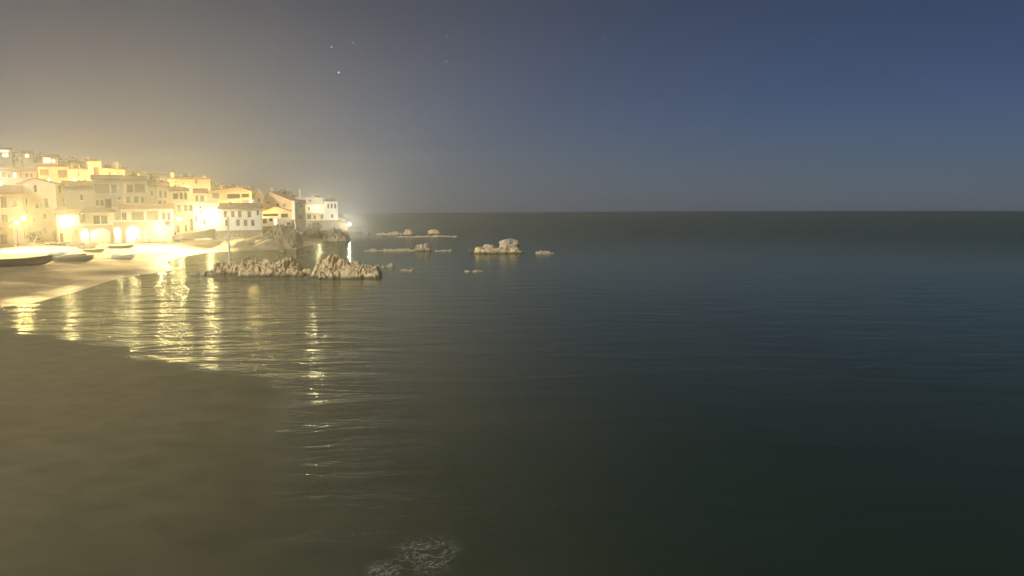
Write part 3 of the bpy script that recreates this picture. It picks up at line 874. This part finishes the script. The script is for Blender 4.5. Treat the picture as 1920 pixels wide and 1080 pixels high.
outcrop('rock', 'low ledge of stones at the waterline left of the pole outcrop', [(352, 510), (366, 506), (380, 505), (396, 507), (408, 511)], 515, 7, rows=1, m='rock_pale')
outcrop('rock', 'pointed little rock just beyond the right end of the reef', [(714, 499), (725, 496), (733, 491), (737, 498)], 501, 8, rows=1, m='rock_pale')
outcrop('rock', 'lowest sliver of rock off the right end of the reef', [(748, 506), (762, 504), (772, 501), (776, 506)], 508, 9, rows=1, m='rock_pale')
outcrop('rock', 'flat long reef ledge stretching left of the pointed far rock', [(676, 469), (700, 466), (725, 467), (750, 466), (772, 466), (786, 467)], 471, 10, rows=1, m='rock_pale')
outcrop('rock', 'pointed pinkish far rock at the end of the long flat ledge', [(776, 466), (784, 460), (795, 457), (805, 457), (808, 469)], 471, 11, rows=2, m='rock_pink')
outcrop('rock', 'faint sliver of ledge right of the pointed far rock', [(812, 469), (830, 468), (848, 470)], 471.5, 12, rows=1, m='rock_pale')
outcrop('rock', 'low row of far stones between lamp point and the round boulder', [(702, 437), (712, 434), (722, 436), (735, 433), (748, 434), (757, 437)], 440, 15, rows=1, m='rock_pale')
outcrop('rock', 'small bright far stone close to the starry lamp', [(678, 436), (684, 432), (691, 435)], 438, 16, rows=1, m='rock_pale')
outcrop('rock', 'thin far shelf of rock behind the round pale boulder', [(735, 443), (770, 442), (810, 441), (850, 441), (866, 443)], 444.5, 17, rows=1, m='rock_pale')
outcrop('islet_rock', 'low pointed rock at the left tip of the lone islet', [(877, 470), (888, 465), (900, 461), (905, 470)], 473, 20, rows=1, m='rock_pink', size=1.5)
outcrop('islet_rock', 'flat shelf of rock along the foot of the lone islet', [(886, 472), (900, 466), (915, 463), (930, 465), (948, 462), (965, 465), (986, 472)], 475.5, 21, rows=2, m='rock', size=1.3)
outcrop('rock', 'low mossy rock awash right of the lone islet', [(1002, 474), (1012, 468), (1028, 468), (1042, 474)], 476, 22, rows=1, m='rock_pale')
outcrop('rock', 'flat pale rock awash nearest the middle of the bay', [(868, 508), (880, 506.5), (895, 506.5), (908, 508)], 510, 23, rows=1, m='rock_pale')
def boulder(name, label, x0, x1, ytop, ybase, seed, m='rock_pink', flat=1.0, tilt=0.0, dY=0.0):
    """A single rounded granite boulder."""
    c = on_z((x0 + x1) / 2, ybase, 0)
    c.y += dY
    k = c.y / FPX
    w, h = (x1 - x0) * k / 2 * .9, (ybase - ytop) * k * .88
    bm = bmesh.new()
    bmesh.ops.create_icosphere(bm, subdivisions=4, radius=1.0)
    for v in bm.verts:
        d = v.co.normalized()
        p = d * 1.3 + Vector((seed * 3.1, 0, 0))
        r = 1 + .26 * noise.noise(p) + .16 * noise.noise(p * 2.1) + .08 * abs(noise.noise(p * 4.5)) + .03 * noise.noise(p * 11)
        crack = abs(noise.noise(p * 1.1 + Vector((0, 9, 0))))
        r -= .14 * max(0, 1 - crack / .06)
        v.co = Vector((d.x * w * r, d.y * w * .8 * r, d.z * h * .62 * flat * r + h * .42))
        v.co.z += tilt * v.co.x
    o = link_mesh(name, bm, M[m])
    o.location = c
    return tag(o, label, 'rock')
boulder('islet_boulder', 'great rounded boulder at the top right of the lone islet', 934, 977, 447, 471, 1, dY=2.5)
boulder('islet_boulder', 'blocky pinkish boulder in the middle of the lone islet', 903, 934, 457, 472, 2)
boulder('rock', 'round pale boulder topping the farthest row of rocks', 756, 777, 429, 441, 3)
boulder('rock', 'low greenish rock right of the round pale far boulder', 802, 826, 429.5, 440, 4, m='rock')
# rock skirts of the headland
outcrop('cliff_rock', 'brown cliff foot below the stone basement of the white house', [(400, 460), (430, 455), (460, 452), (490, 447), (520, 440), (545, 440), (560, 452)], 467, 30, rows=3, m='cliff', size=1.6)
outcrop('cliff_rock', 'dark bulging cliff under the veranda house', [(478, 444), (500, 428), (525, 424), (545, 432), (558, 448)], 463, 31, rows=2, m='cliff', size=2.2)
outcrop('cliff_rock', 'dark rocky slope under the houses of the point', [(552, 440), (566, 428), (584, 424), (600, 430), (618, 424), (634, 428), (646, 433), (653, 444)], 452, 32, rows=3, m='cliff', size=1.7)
for i, (x, y, w_, lb) in enumerate([(503, 466, 14, 'low stone on the far shore left of the reflection gap'), (552, 469, 10, 'tiny stone on the far shore by the cliff'), (575, 471, 12, 'small stone behind the right reef outcrop'), (528, 473, 12, 'tiny stone behind the middle reef outcrop')]):
    outcrop('rock', lb, [(x - w_ / 2, y - 2), (x, y - 4), (x + w_ / 2, y - 2)], y, 40 + i, rows=1)
# near the camera
outcrop('rock', 'wet dark rock awash under the foam at the bottom of the picture', [(738, 1062), (760, 1036), (800, 1028), (840, 1034), (858, 1060)], 1068, 50, rows=2, m='cliff', size=1.0, z0=-.9)

# ------------------------------------------------------------------ pole on the reef
pb = at(430.5, 488, 139)
root = empty('pole', pb); tag(root, 'thin tall white pole standing on the reef before the white house', 'pole')
bm = bmesh.new(); add_tube(bm, (0, 0, -.6), (0, 0, 7.3), .16, .12, 10); link_mesh('shaft', bm, M['pole'], root)
bm = bmesh.new(); add_ball(bm, (0, 0, 7.4), .2, 2); link_mesh('cap', bm, M['pole'], root)
bm = bmesh.new(); add_tube(bm, (0, 0, -.7), (0, 0, .18), .5, .4, 10); link_mesh('footing', bm, M['concrete'], root)

# ------------------------------------------------------------------ boats
def boat(name, label, L, B, Hh, loc, rz, hull='hull_white', roll=0.0, pitch=0.0, cover=False, mast=0.0, group='boats drawn up on the beach'):
    root = empty(name, loc, rz)
    root.rotation_euler = (R(roll), R(pitch), rz)
    tag(root, label, 'boat', group)
    n, m = 12, 7
    def section(t):
        w = B / 2 * (math.sin(math.pi * min(1, max(0, .10 + .90 * (1 - t)))) ** .6 if t > .45 else (.62 + .38 * math.sin(math.pi * t / .9)))
        w = max(w, .03)
        sheer = Hh * (1 + .42 * (max(0, t - .4) / .6) ** 2 + .08 * (1 - t) ** 2)
        keel = Hh * .55 * max(0, (t - .82) / .18) ** 2
        return w, sheer, keel
    def shell(off):
        rows = []
        for i in range(n + 1):
            t = i / n
            w, sh, ke = section(t)
            w = max(.02, w - off); x = -L / 2 + L * t + (L * .04 * ((t - .8) / .2) if t > .8 else 0)
            row = []
            for j in range(2 * m + 1):
                a = (j - m) / m
                y = w * (abs(a) ** .55) * (1 if a >= 0 else -1)
                z = ke + off + (sh - ke - off) * abs(a) ** 1.9
                row.append((x - (off if t > .9 else -off if t < .1 else 0), y, z))
            rows.append(row)
        return rows
    bm = bmesh.new()
    out, inn = shell(0), shell(.07)
    vo = [[bm.verts.new(p) for p in r] for r in out]
    vi = [[bm.verts.new(p) for p in r] for r in inn]
    for i in range(n):
        for j in range(2 * m):
            bm.faces.new((vo[i][j], vo[i + 1][j], vo[i + 1][j + 1], vo[i][j + 1]))
            bm.faces.new((vi[i][j], vi[i][j + 1], vi[i + 1][j + 1], vi[i + 1][j]))
        for j in (0, 2 * m):
            bm.faces.new((vo[i][j], vi[i][j], vi[i + 1][j], vo[i + 1][j]))
    bm.faces.new(vo[0]); bm.faces.new(vi[0][::-1])
    link_mesh('hull', bm, M[hull], root, smooth=False)
    for j in (0, 2 * m):
        bm = bmesh.new()
        for i in range(n):
            a, b = Vector(out[i][j]), Vector(out[i + 1][j])
            s_ = -1 if j == 0 else 1
            for p, q in ((a, b),):
                d = Vector((0, s_ * .05, 0)); e = Vector((0, -s_ * .10, 0)); u = Vector((0, 0, .10)); dn = Vector((0, 0, .004))
                v = [bm.verts.new(x) for x in (p + d + dn, q + d + dn, q + d + u, p + d + u, p + e + dn, q + e + dn, q + e + u, p + e + u)]
                for fq in ((0, 1, 2, 3), (7, 6, 5, 4), (3, 2, 6, 7), (0, 4, 5, 1), (0, 3, 7, 4), (1, 5, 6, 2)): bm.faces.new([v[k] for k in fq])
        link_mesh('gunwale', bm, M['rim'], root)
    bm = bmesh.new(); add_box(bm, (0, 0, -.05), (L * .82, .09, .12)); link_mesh('keel', bm, M['wood'], root)
    if cover:
        bm = bmesh.new()
        rows = []
        for i in range(2, n - 1):
            t = i / n
            w, sh, ke = section(t)
            rows.append([bm.verts.new((-L / 2 + L * t, w * 1.06 * math.sin(math.pi * (k / 8 - .5)), sh + .12 + .5 * Hh * math.cos(math.pi * (k / 8 - .5)) * math.sin(math.pi * (i - 1) / n) + random.uniform(-.05, .05))) for k in range(9)])
        for a, b in zip(rows, rows[1:]):
            for k in range(8): bm.faces.new((a[k], a[k + 1], b[k + 1], b[k]))
        o = link_mesh('tarpaulin', bm, M['tarp'], root, smooth=True)
        sm = o.modifiers.new('thick', 'SOLIDIFY'); sm.thickness = .03
    else:
        for t in (.25, .5, .72):
            w, sh, ke = section(t)
            bm = bmesh.new(); add_box(bm, (-L / 2 + L * t, 0, sh * .72), (.28, w * 1.75, .05)); link_mesh('thwart', bm, M['wood'], root)
    if mast:
        bm = bmesh.new(); add_tube(bm, (L * .1, 0, .1), (L * .1, 0, mast), .05, .03, 6); link_mesh('mast', bm, M['wood'], root)
    return root
def beached(px, py): 
    p = ground(px, py)
    return Vector((p.x, p.y, p.z - .05))
boat('fishing_boat', 'big dark plum hulled fishing boat cut by the left edge', 10.5, 3.0, 1.15, beached(28, 499), R(38), 'hull_dark', roll=-6)
boat('covered_boat', 'greenish boat under a grey tarpaulin in the middle of the beach', 6.8, 2.2, .85, beached(137, 490), R(8), 'hull_green', cover=True)
boat('rowing_boat', 'small white rowing boat lying alone on the open sand', 4.9, 1.7, .62, beached(231, 484.5), R(-12), 'hull_white', roll=5)
boat('rowing_boat', 'white boat leaning on the sand before the wide arch', 4.4, 1.5, .55, beached(197, 463), R(-38), 'hull_white', pitch=9)
boat('dark_boat', 'low dark boat lying right of the white leaning boat by the arches', 5.2, 1.7, .6, beached(226, 465.5), R(10), 'hull_dark')
boat('small_boat', 'small dark rimmed boat nearest the bright annex lamp', 4.8, 1.6, .6, beached(112, 460), R(-8), 'hull_green')
boat('small_boat', 'small pale boat between the annex and the narrow arches', 4.2, 1.5, .55, beached(142, 461.5), R(5), 'hull_white')
boat('small_boat', 'small pale boat lying just before the narrow arches', 4.4, 1.5, .55, beached(163, 465.5), R(-4), 'hull_white')
boat('small_boat', 'yellowish boat lying left behind the covered boat', 4.6, 1.6, .6, beached(108, 480), R(-24), 'hull_white', roll=7)
boat('small_boat', 'low boat behind the bow of the covered boat', 4.6, 1.5, .5, beached(176, 472), R(-6), 'hull_green')
boat('blue_dinghy', 'blue dinghy propped steeply on the sand at the foot of the ramp', 4.2, 1.5, .5, beached(325, 453) + Vector((0, 0, .9)), R(-28), 'hull_blue', roll=-42, pitch=26)

# ------------------------------------------------------------------ terrace furniture
ch = empty('terrace_chair'); tag(ch, 'red brown slatted chair among the cafe tables on the beach terrace', 'chair', 'cafe chairs on the beach terrace')
bm = bmesh.new(); add_box(bm, (0, 0, .45), (.46, .46, .05)); link_mesh('seat', bm, M['chair'], ch)
bm = bmesh.new(); add_box(bm, (0, .22, .72), (.46, .05, .42)); link_mesh('backrest', bm, M['chair'], ch)
for sx_ in (-1, 1):
    for sy_ in (-1, 1):
        bm = bmesh.new(); add_box(bm, (sx_ * .2, sy_ * .19, .21), (.05, .05, .42)); link_mesh('leg', bm, M['chair'], ch)
tb = empty('terrace_table'); tag(tb, 'square red brown table among the cafe chairs on the beach terrace', 'table', 'cafe tables on the beach terrace')
bm = bmesh.new(); add_box(bm, (0, 0, .74), (.85, .85, .05)); link_mesh('table_top', bm, M['chair'], tb)
bm = bmesh.new(); add_tube(bm, (0, 0, .02), (0, 0, .715), .05); link_mesh('pedestal', bm, M['iron'], tb)
bm = bmesh.new(); add_box(bm, (0, 0, .02), (.5, .5, .05)); link_mesh('foot', bm, M['iron'], tb)
rngf = random.Random(3)
for i, px in enumerate((250, 262, 274, 286, 300)):
    p = ground(px, 454.5)
    t = tb if i == 0 else copy_tree(tb)
    t.location = (p.x, p.y, p.z)
    nth = ('leftmost', 'second from left', 'middle', 'second from right', 'rightmost')[i]
    t['label'] = f'square red brown cafe table on the beach terrace, {nth} of five'
    for s_ in (-1, 1):
        c = ch if (i == 0 and s_ == -1) else copy_tree(ch)
        c.location = (p.x + s_ * .72, p.y + rngf.uniform(-.2, .2), height(p.x + s_ * .72, p.y) + .02)
        c['label'] = f"red brown chair on the {'left' if s_ < 0 else 'right'} side of the {nth} cafe table"
        c.rotation_euler = (0, 0, -s_ * R(90) + rngf.uniform(-.4, .4))

# ------------------------------------------------------------------ trees and shrubs
def tree(name, label, px, py, Y, w, h, seed, m='foliage', crown_base=.25, cat='tree', leaf=.5, count=520):
    rng = random.Random(seed)
    top = at(px, py, Y)
    base = Vector((top.x, top.y, height(top.x, top.y) - .2))
    if h is None: h = top.z - base.z
    else: base.z = top.z - h
    root = empty(name, base); tag(root, label, cat)
    bm = bmesh.new()
    add_tube(bm, (0, 0, -.3), (rng.uniform(-.2, .2), 0, h * .5), .05 * h * .6 + .05, .03 * h * .4 + .03, 7)
    for k in range(4):
        a = rng.uniform(0, 6.28)
        add_tube(bm, (0, 0, h * (.3 + .08 * k)), (w * .32 * math.cos(a), w * .32 * math.sin(a), h * (.55 + .08 * k)), .07, .03, 5)
    link_mesh('trunk', bm, M['bark'], root)
    bm = bmesh.new()
    clumps = []
    for k in range(11):
        z = rng.uniform(crown_base, .86)
        rr = w * .5 * math.sqrt(max(.05, 1 - ((z - .55) / .5) ** 2)) * rng.uniform(.2, .8)
        a = rng.uniform(0, 6.28)
        clumps.append((Vector((rr * math.cos(a), rr * math.sin(a), z * h)), w * rng.uniform(.16, .27)))
    for _ in range(count):
        c, r = rng.choice(clumps)
        v = Vector((rng.gauss(0, 1), rng.gauss(0, 1), rng.gauss(0, .8))).normalized() * r * rng.uniform(.5, 1.1)
        p = c + v
        p.z = min(p.z, h)
        q = Vector((rng.gauss(0, 1), rng.gauss(0, 1), rng.gauss(0, 1))).normalized()
        t = q.orthogonal().normalized(); b = q.cross(t)
        s_ = leaf * rng.uniform(.5, 1.0)
        bm.faces.new([bm.verts.new(p + t * s_), bm.verts.new(p + b * s_ * .6), bm.verts.new(p - t * s_), bm.verts.new(p - b * s_ * .6)])
    link_mesh('crown', bm, M[m], root)
    return root
tree('shrub', 'rounded dry shrub at the foot of the yellow gabled house', 62, 433, 203, 3.6, 3.2, 1, 'foliage_b', .1, 'shrub', .3)
for i, a in enumerate([
    (22, 280, 345, 9, 'dark tree crown on the ridge at the far left above the glowing strip'),
    (66, 286, 350, 9, 'dark tree crown on the ridge between the two glowing far houses'),
    (118, 293, 345, 9, 'dark tree crown just right of the largest glowing window'),
    (142, 294, 350, 9, 'dark ridge tree left of the tower house'),
    (206, 304, 330, 8, 'dark ridge tree behind the chimney right of the tower'),
    (250, 322, 325, 8, 'dark ridge tree right of the orange stepped house'),
    (284, 327, 330, 8, 'dark ridge tree between the stepped house and hilltop villa'),
    (352, 326, 335, 7, 'dark tree crown behind the hilltop villa'),
    (404, 341, 320, 7, 'dark ridge tree just right of the hilltop villa'),
    (432, 346, 310, 7, 'dark ridge tree above the wide yellow villa'),
    (468, 348, 305, 7, 'dark ridge tree left of the steep orange gable'),
    (528, 356, 300, 7, 'dark ridge tree above the broad orange gable'),
    (548, 360, 310, 6, 'small dark tree behind the dim side house'),
    (590, 366, 325, 6, 'small dark tree over the upper point house'),
    (618, 372, 330, 5, 'last small dark tree at the end of the ridge'),
    (338, 348, 250, 5, 'dark tree between hilltop villa and small pale house'),
    (300, 340, 262, 6, 'dark tree above the roof of the shuttered house'),
    (156, 338, 252, 7, 'dark tree before the tower house above the plain house')]):
    tree('ridge_tree', a[4], a[0], a[1], a[2], a[3], max(4.0, a[3] * .95), 60 + i, 'foliage' if i % 2 else 'foliage_b', .2, 'tree', .55)
tree('shrub', 'pale lit shrub spilling over the terrace by the restaurant lamps', 316, 412, 211, 2.0, 1.6, 91, 'foliage_b', .1, 'shrub', .2, 240)
tree('shrub', 'shrub on the dark cliff left of the point houses', 556, 428, 262, 4.5, 4, 92, 'foliage', .1, 'shrub', .35)
tree('shrub', 'shrub on the slope under the lamp lit villa', 588, 416, 283, 5.0, 4, 93, 'foliage', .1, 'shrub', .35)

# ------------------------------------------------------------------ lamps
def lamp(name, label, px, py, Y, I, col=WARM, post=0.0, spot=134, globe=.24, gm='globe', group='street lamps of the seafront', out=.0, rad=None, up=.20):
    """A lit lantern: on an iron bracket when post is 0, else on a post of that height."""
    p = at(px, py, Y)
    root = empty(name, p); tag(root, label, 'lamp', group)
    sea = Vector((-p.x, -p.y, 0)).normalized()
    bm = bmesh.new()
    if post: add_tube(bm, (0, 0, -post), (0, 0, -globe - .05), .09, .05, 8)
    else: add_tube(bm, -sea * .9 + Vector((0, 0, .35)), Vector((0, 0, globe + .12)), .035, .03, 6)
    link_mesh('post' if post else 'bracket', bm, M['iron'], root)
    bm = bmesh.new(); add_tube(bm, (0, 0, globe + .02), (0, 0, globe + .2), globe * 1.15, globe * .3, 10); link_mesh('hood', bm, M['iron'], root)
    bm = bmesh.new(); add_ball(bm, (0, 0, 0), globe, 2); link_mesh('globe', bm, M[gm], root, smooth=True)
    ld = bpy.data.lights.new('lamp_light', 'SPOT' if spot else 'POINT')
    ld.energy = I * 4 * math.pi * LAMP
    ld.color = col
    ld.shadow_soft_size = rad or .12
    if spot:
        ld.spot_size = R(spot); ld.spot_blend = 1.0
    lo = bpy.data.objects.new('lamp_light', ld)
    COL.objects.link(lo)
    lo.parent = root
    lo.location = sea * (globe + .15)
    dirv = (sea + Vector((0, 0, up))).normalized()
    lo.rotation_euler = (-dirv).to_track_quat('Z', 'Y').to_euler()
    return root
lamp('wall_lamp', 'brightest left wall lamp on the annex of the yellow gabled house', 125, 413, 205, 2300, globe=.36)
lamp('street_lamp', 'orange yellow street lamp at far left before the peach house', 44, 409, 196, 2600, (1, .72, .28), gm='globe_sodium', post=5, globe=.42)
lamp('street_lamp', 'lower of two orange lamps at far left beside the yellow gable', 31, 418, 188, 2400, (1, .72, .28), gm='globe_sodium', post=6, globe=.38)
lamp('porch_lamp', 'lamp inside the left narrow arch of the vaulted porch', 143, 436, 210.2, 16, globe=.11, spot=0)
lamp('porch_lamp', 'lamp inside the right narrow arch of the vaulted porch', 158, 436, 210.2, 16, globe=.11, spot=0)
lamp('porch_lamp', 'lamp inside the wide arch of the vaulted porch', 181, 434, 210.2, 16, globe=.11, spot=0)
lamp('wall_lamp', 'seafront lamp at the left end of the restaurant porch', 221, 431, 209.45, 350)
lamp('wall_lamp', 'large glaring lamp on the porch below the first restaurant opening', 246, 428, 209.45, 1900, globe=.36)
lamp('wall_lamp', 'large glaring lamp on the porch below the second restaurant opening', 298, 427, 209.45, 1900, globe=.36)
lamp('wall_lamp', 'lamp at the right end of the restaurant porch over the blue dinghy', 320, 429, 209.45, 1000)
lamp('wall_lamp', 'lamp high on the corner between restaurant and bay window house', 336, 411, 214, 1300, globe=.36)
lamp('wall_lamp', 'largest glare of all beside the white seafront house', 391, 405, 217, 3100, globe=.34)
lamp('wall_lamp', 'lamp on the villa near the tip of the point', 595, 389, 286.5, 1700, (1, .86, .52), spot=142, up=.4)
lamp('street_lamp', 'white starry lamp at the end of the coast path above the water', 655, 420, 285.0, 2500, (1, .93, .75), spot=146, up=.4, globe=.36, post=4)
SG = 'orange street lamps of the upper town'
lamp('lane_lamp', 'orange lane lamp below the framed villa, nearly hidden by roofs', 92, 337, 272, 550, SODIUM, post=4, gm='globe_sodium', group=SG, spot=0)
lamp('lane_lamp', 'orange lane lamp below the chimney villa, nearly hidden by roofs', 140, 337, 272, 650, SODIUM, post=4, gm='globe_sodium', group=SG, spot=0)
lamp('lane_lamp', 'orange lane lamp right of the tower house, nearly hidden by roofs', 200, 338, 272, 650, SODIUM, post=4, gm='globe_sodium', group=SG, spot=0)
lamp('lane_lamp', 'orange lane lamp below the hilltop villa, hidden among trees', 352, 351, 280, 550, SODIUM, post=4, gm='globe_sodium', group=SG, spot=0)
lamp('lane_lamp', 'orange lane lamp behind the white house roof before the yellow villa', 470, 377, 229, 150, (1, .72, .22), post=3, gm='globe_sodium', group=SG, spot=0)
lamp('lane_lamp', 'orange lane lamp at the foot of the steep orange gable', 491, 389, 241, 150, SODIUM, post=3, gm='globe_sodium', group=SG, spot=0)
lamp('lane_lamp', 'bright lane lamp by the left edge above the peach house', 1, 345, 215, 2600, (1, .84, .55), post=5, group=SG)

# ------------------------------------------------------------------ foam near the camera
def foam_material():
    m = bpy.data.materials.new('sea_foam'); m.use_nodes = True
    nt = m.node_tree; L = nt.links.new
    nt.nodes.clear()
    out = nt.nodes.new('ShaderNodeOutputMaterial')
    tc = nt.nodes.new('ShaderNodeNewGeometry')
    def nz(s, det, dist, rough=.6):
        n = nt.nodes.new('ShaderNodeTexNoise')
        n.inputs['Scale'].default_value, n.inputs['Detail'].default_value, n.inputs['Distortion'].default_value, n.inputs['Roughness'].default_value = s, det, dist, rough
        L(tc.outputs['Position'], n.inputs['Vector'])
        return n.outputs['Fac']
    def mth(op, a, b):
        n = nt.nodes.new('ShaderNodeMath'); n.operation = op
        for i, v in enumerate((a, b)):
            if isinstance(v, (int, float)): n.inputs[i].default_value = v
            else: L(v, n.inputs[i])
        return n.outputs[0]
    web = mth('ABSOLUTE', mth('SUBTRACT', nz(1.3, 7, 1.2, .7), .5), 0)
    strand = nt.nodes.new('ShaderNodeMapRange'); strand.inputs['From Min'].default_value, strand.inputs['From Max'].default_value = .038, .0
    L(web, strand.inputs['Value'])
    big = nt.nodes.new('ShaderNodeMapRange'); big.inputs['From Min'].default_value, big.inputs['From Max'].default_value = .56, .70
    L(nz(.75, 3, .5), big.inputs['Value'])
    fine = nt.nodes.new('ShaderNodeMapRange'); fine.inputs['From Min'].default_value, fine.inputs['From Max'].default_value = .38, .6
    L(nz(9, 4, .4), fine.inputs['Value'])
    att = nt.nodes.new('ShaderNodeAttribute'); att.attribute_name = 'thickness'
    f = mth('MULTIPLY', mth('MAXIMUM', strand.outputs[0], big.outputs[0]), fine.outputs[0])
    f = mth('MULTIPLY', mth('MULTIPLY', f, att.outputs['Fac']), .6)
    dif = nt.nodes.new('ShaderNodeBsdfDiffuse'); dif.inputs['Color'].default_value = (.5, .5, .48, 1)
    tr = nt.nodes.new('ShaderNodeBsdfTransparent')
    mx = nt.nodes.new('ShaderNodeMixShader')
    L(f, mx.inputs['Fac']); L(tr.outputs[0], mx.inputs[1]); L(dif.outputs[0], mx.inputs[2]); L(mx.outputs[0], out.inputs['Surface'])
    return m
M['foam'] = foam_material()
bm = bmesh.new()
thick = bm.verts.layers.float.new('thickness')
for (px, py, rx, ry) in ((798, 1038, 1.35, 1.9), (718, 1070, .7, .9)):
    c = on_z(px, py, .012)
    rings_ = []
    for r in range(7):
        ring = []
        for a in range(28):
            t = 6.283 * a / 28
            q = r / 6 * (1 + .3 * noise.noise(Vector((math.cos(t) * 1.5, math.sin(t) * 1.5, px))))
            v = bm.verts.new((c.x + rx * q * math.cos(t), c.y + ry * q * math.sin(t), c.z + .004 * (px % 3) + .012 * abs(noise.noise(Vector((q * 3 * math.cos(t), q * 3 * math.sin(t), 1))))))
            v[thick] = 1 - smooth(.45, 1.0, r / 6)
            ring.append(v)
        rings_.append(ring)
    for r in range(6):
        for a in range(28):
            b = (a + 1) % 28
            bm.faces.new((rings_[r][a], rings_[r + 1][a], rings_[r + 1][b], rings_[r][b]))
tag(link_mesh('foam', bm, M['foam']), 'thin white foam on the dark water at the bottom of the picture', 'foam', kind='stuff')

# ------------------------------------------------------------------ stars
for px, py, r, lb in ((635, 136, 2.1, 'brightest star in the left half of the sky'), (622, 88, 1.2, 'fainter star just above the brightest star'), (661, 80, .8, 'faint star right of the fainter star'), (837, 115, .9, 'faint star near the top middle of the sky'), (838, 69, .7, 'faintest star near the upper middle edge'), (1134, 72, .9, 'faint star alone in the upper middle sky')):
    d = ray(px, py).normalized()
    bm = bmesh.new(); add_ball(bm, (0, 0, 0), r, 1)
    o = link_mesh('star', bm, M['star']); o.location = Vector((0, 0, CAM_H)) + d * 3000
    tag(o, lb, 'star', 'stars in the night sky')

# ------------------------------------------------------------------ haze round the whole scene
bm = bmesh.new()
add_box(bm, (0, 0, 27.0), (2 * SEA_R + 40, 2 * SEA_R + 40, 60.0))
hm = bpy.data.materials.new('sea_haze'); hm.use_nodes = True
hn = hm.node_tree; hn.nodes.clear()
ho = hn.nodes.new('ShaderNodeOutputMaterial'); hv = hn.nodes.new('ShaderNodeVolumePrincipled')
hv.inputs['Color'].default_value = (.95, .97, .97, 1)
hv.inputs['Density'].default_value = HAZE_DENSITY
hv.inputs['Anisotropy'].default_value = HAZE_ANISO
hn.links.new(hv.outputs[0], ho.inputs['Volume'])
hz = link_mesh('haze', bm, hm)
tag(hz, 'thin salt haze over the bay glowing round the lamps', kind='stuff')
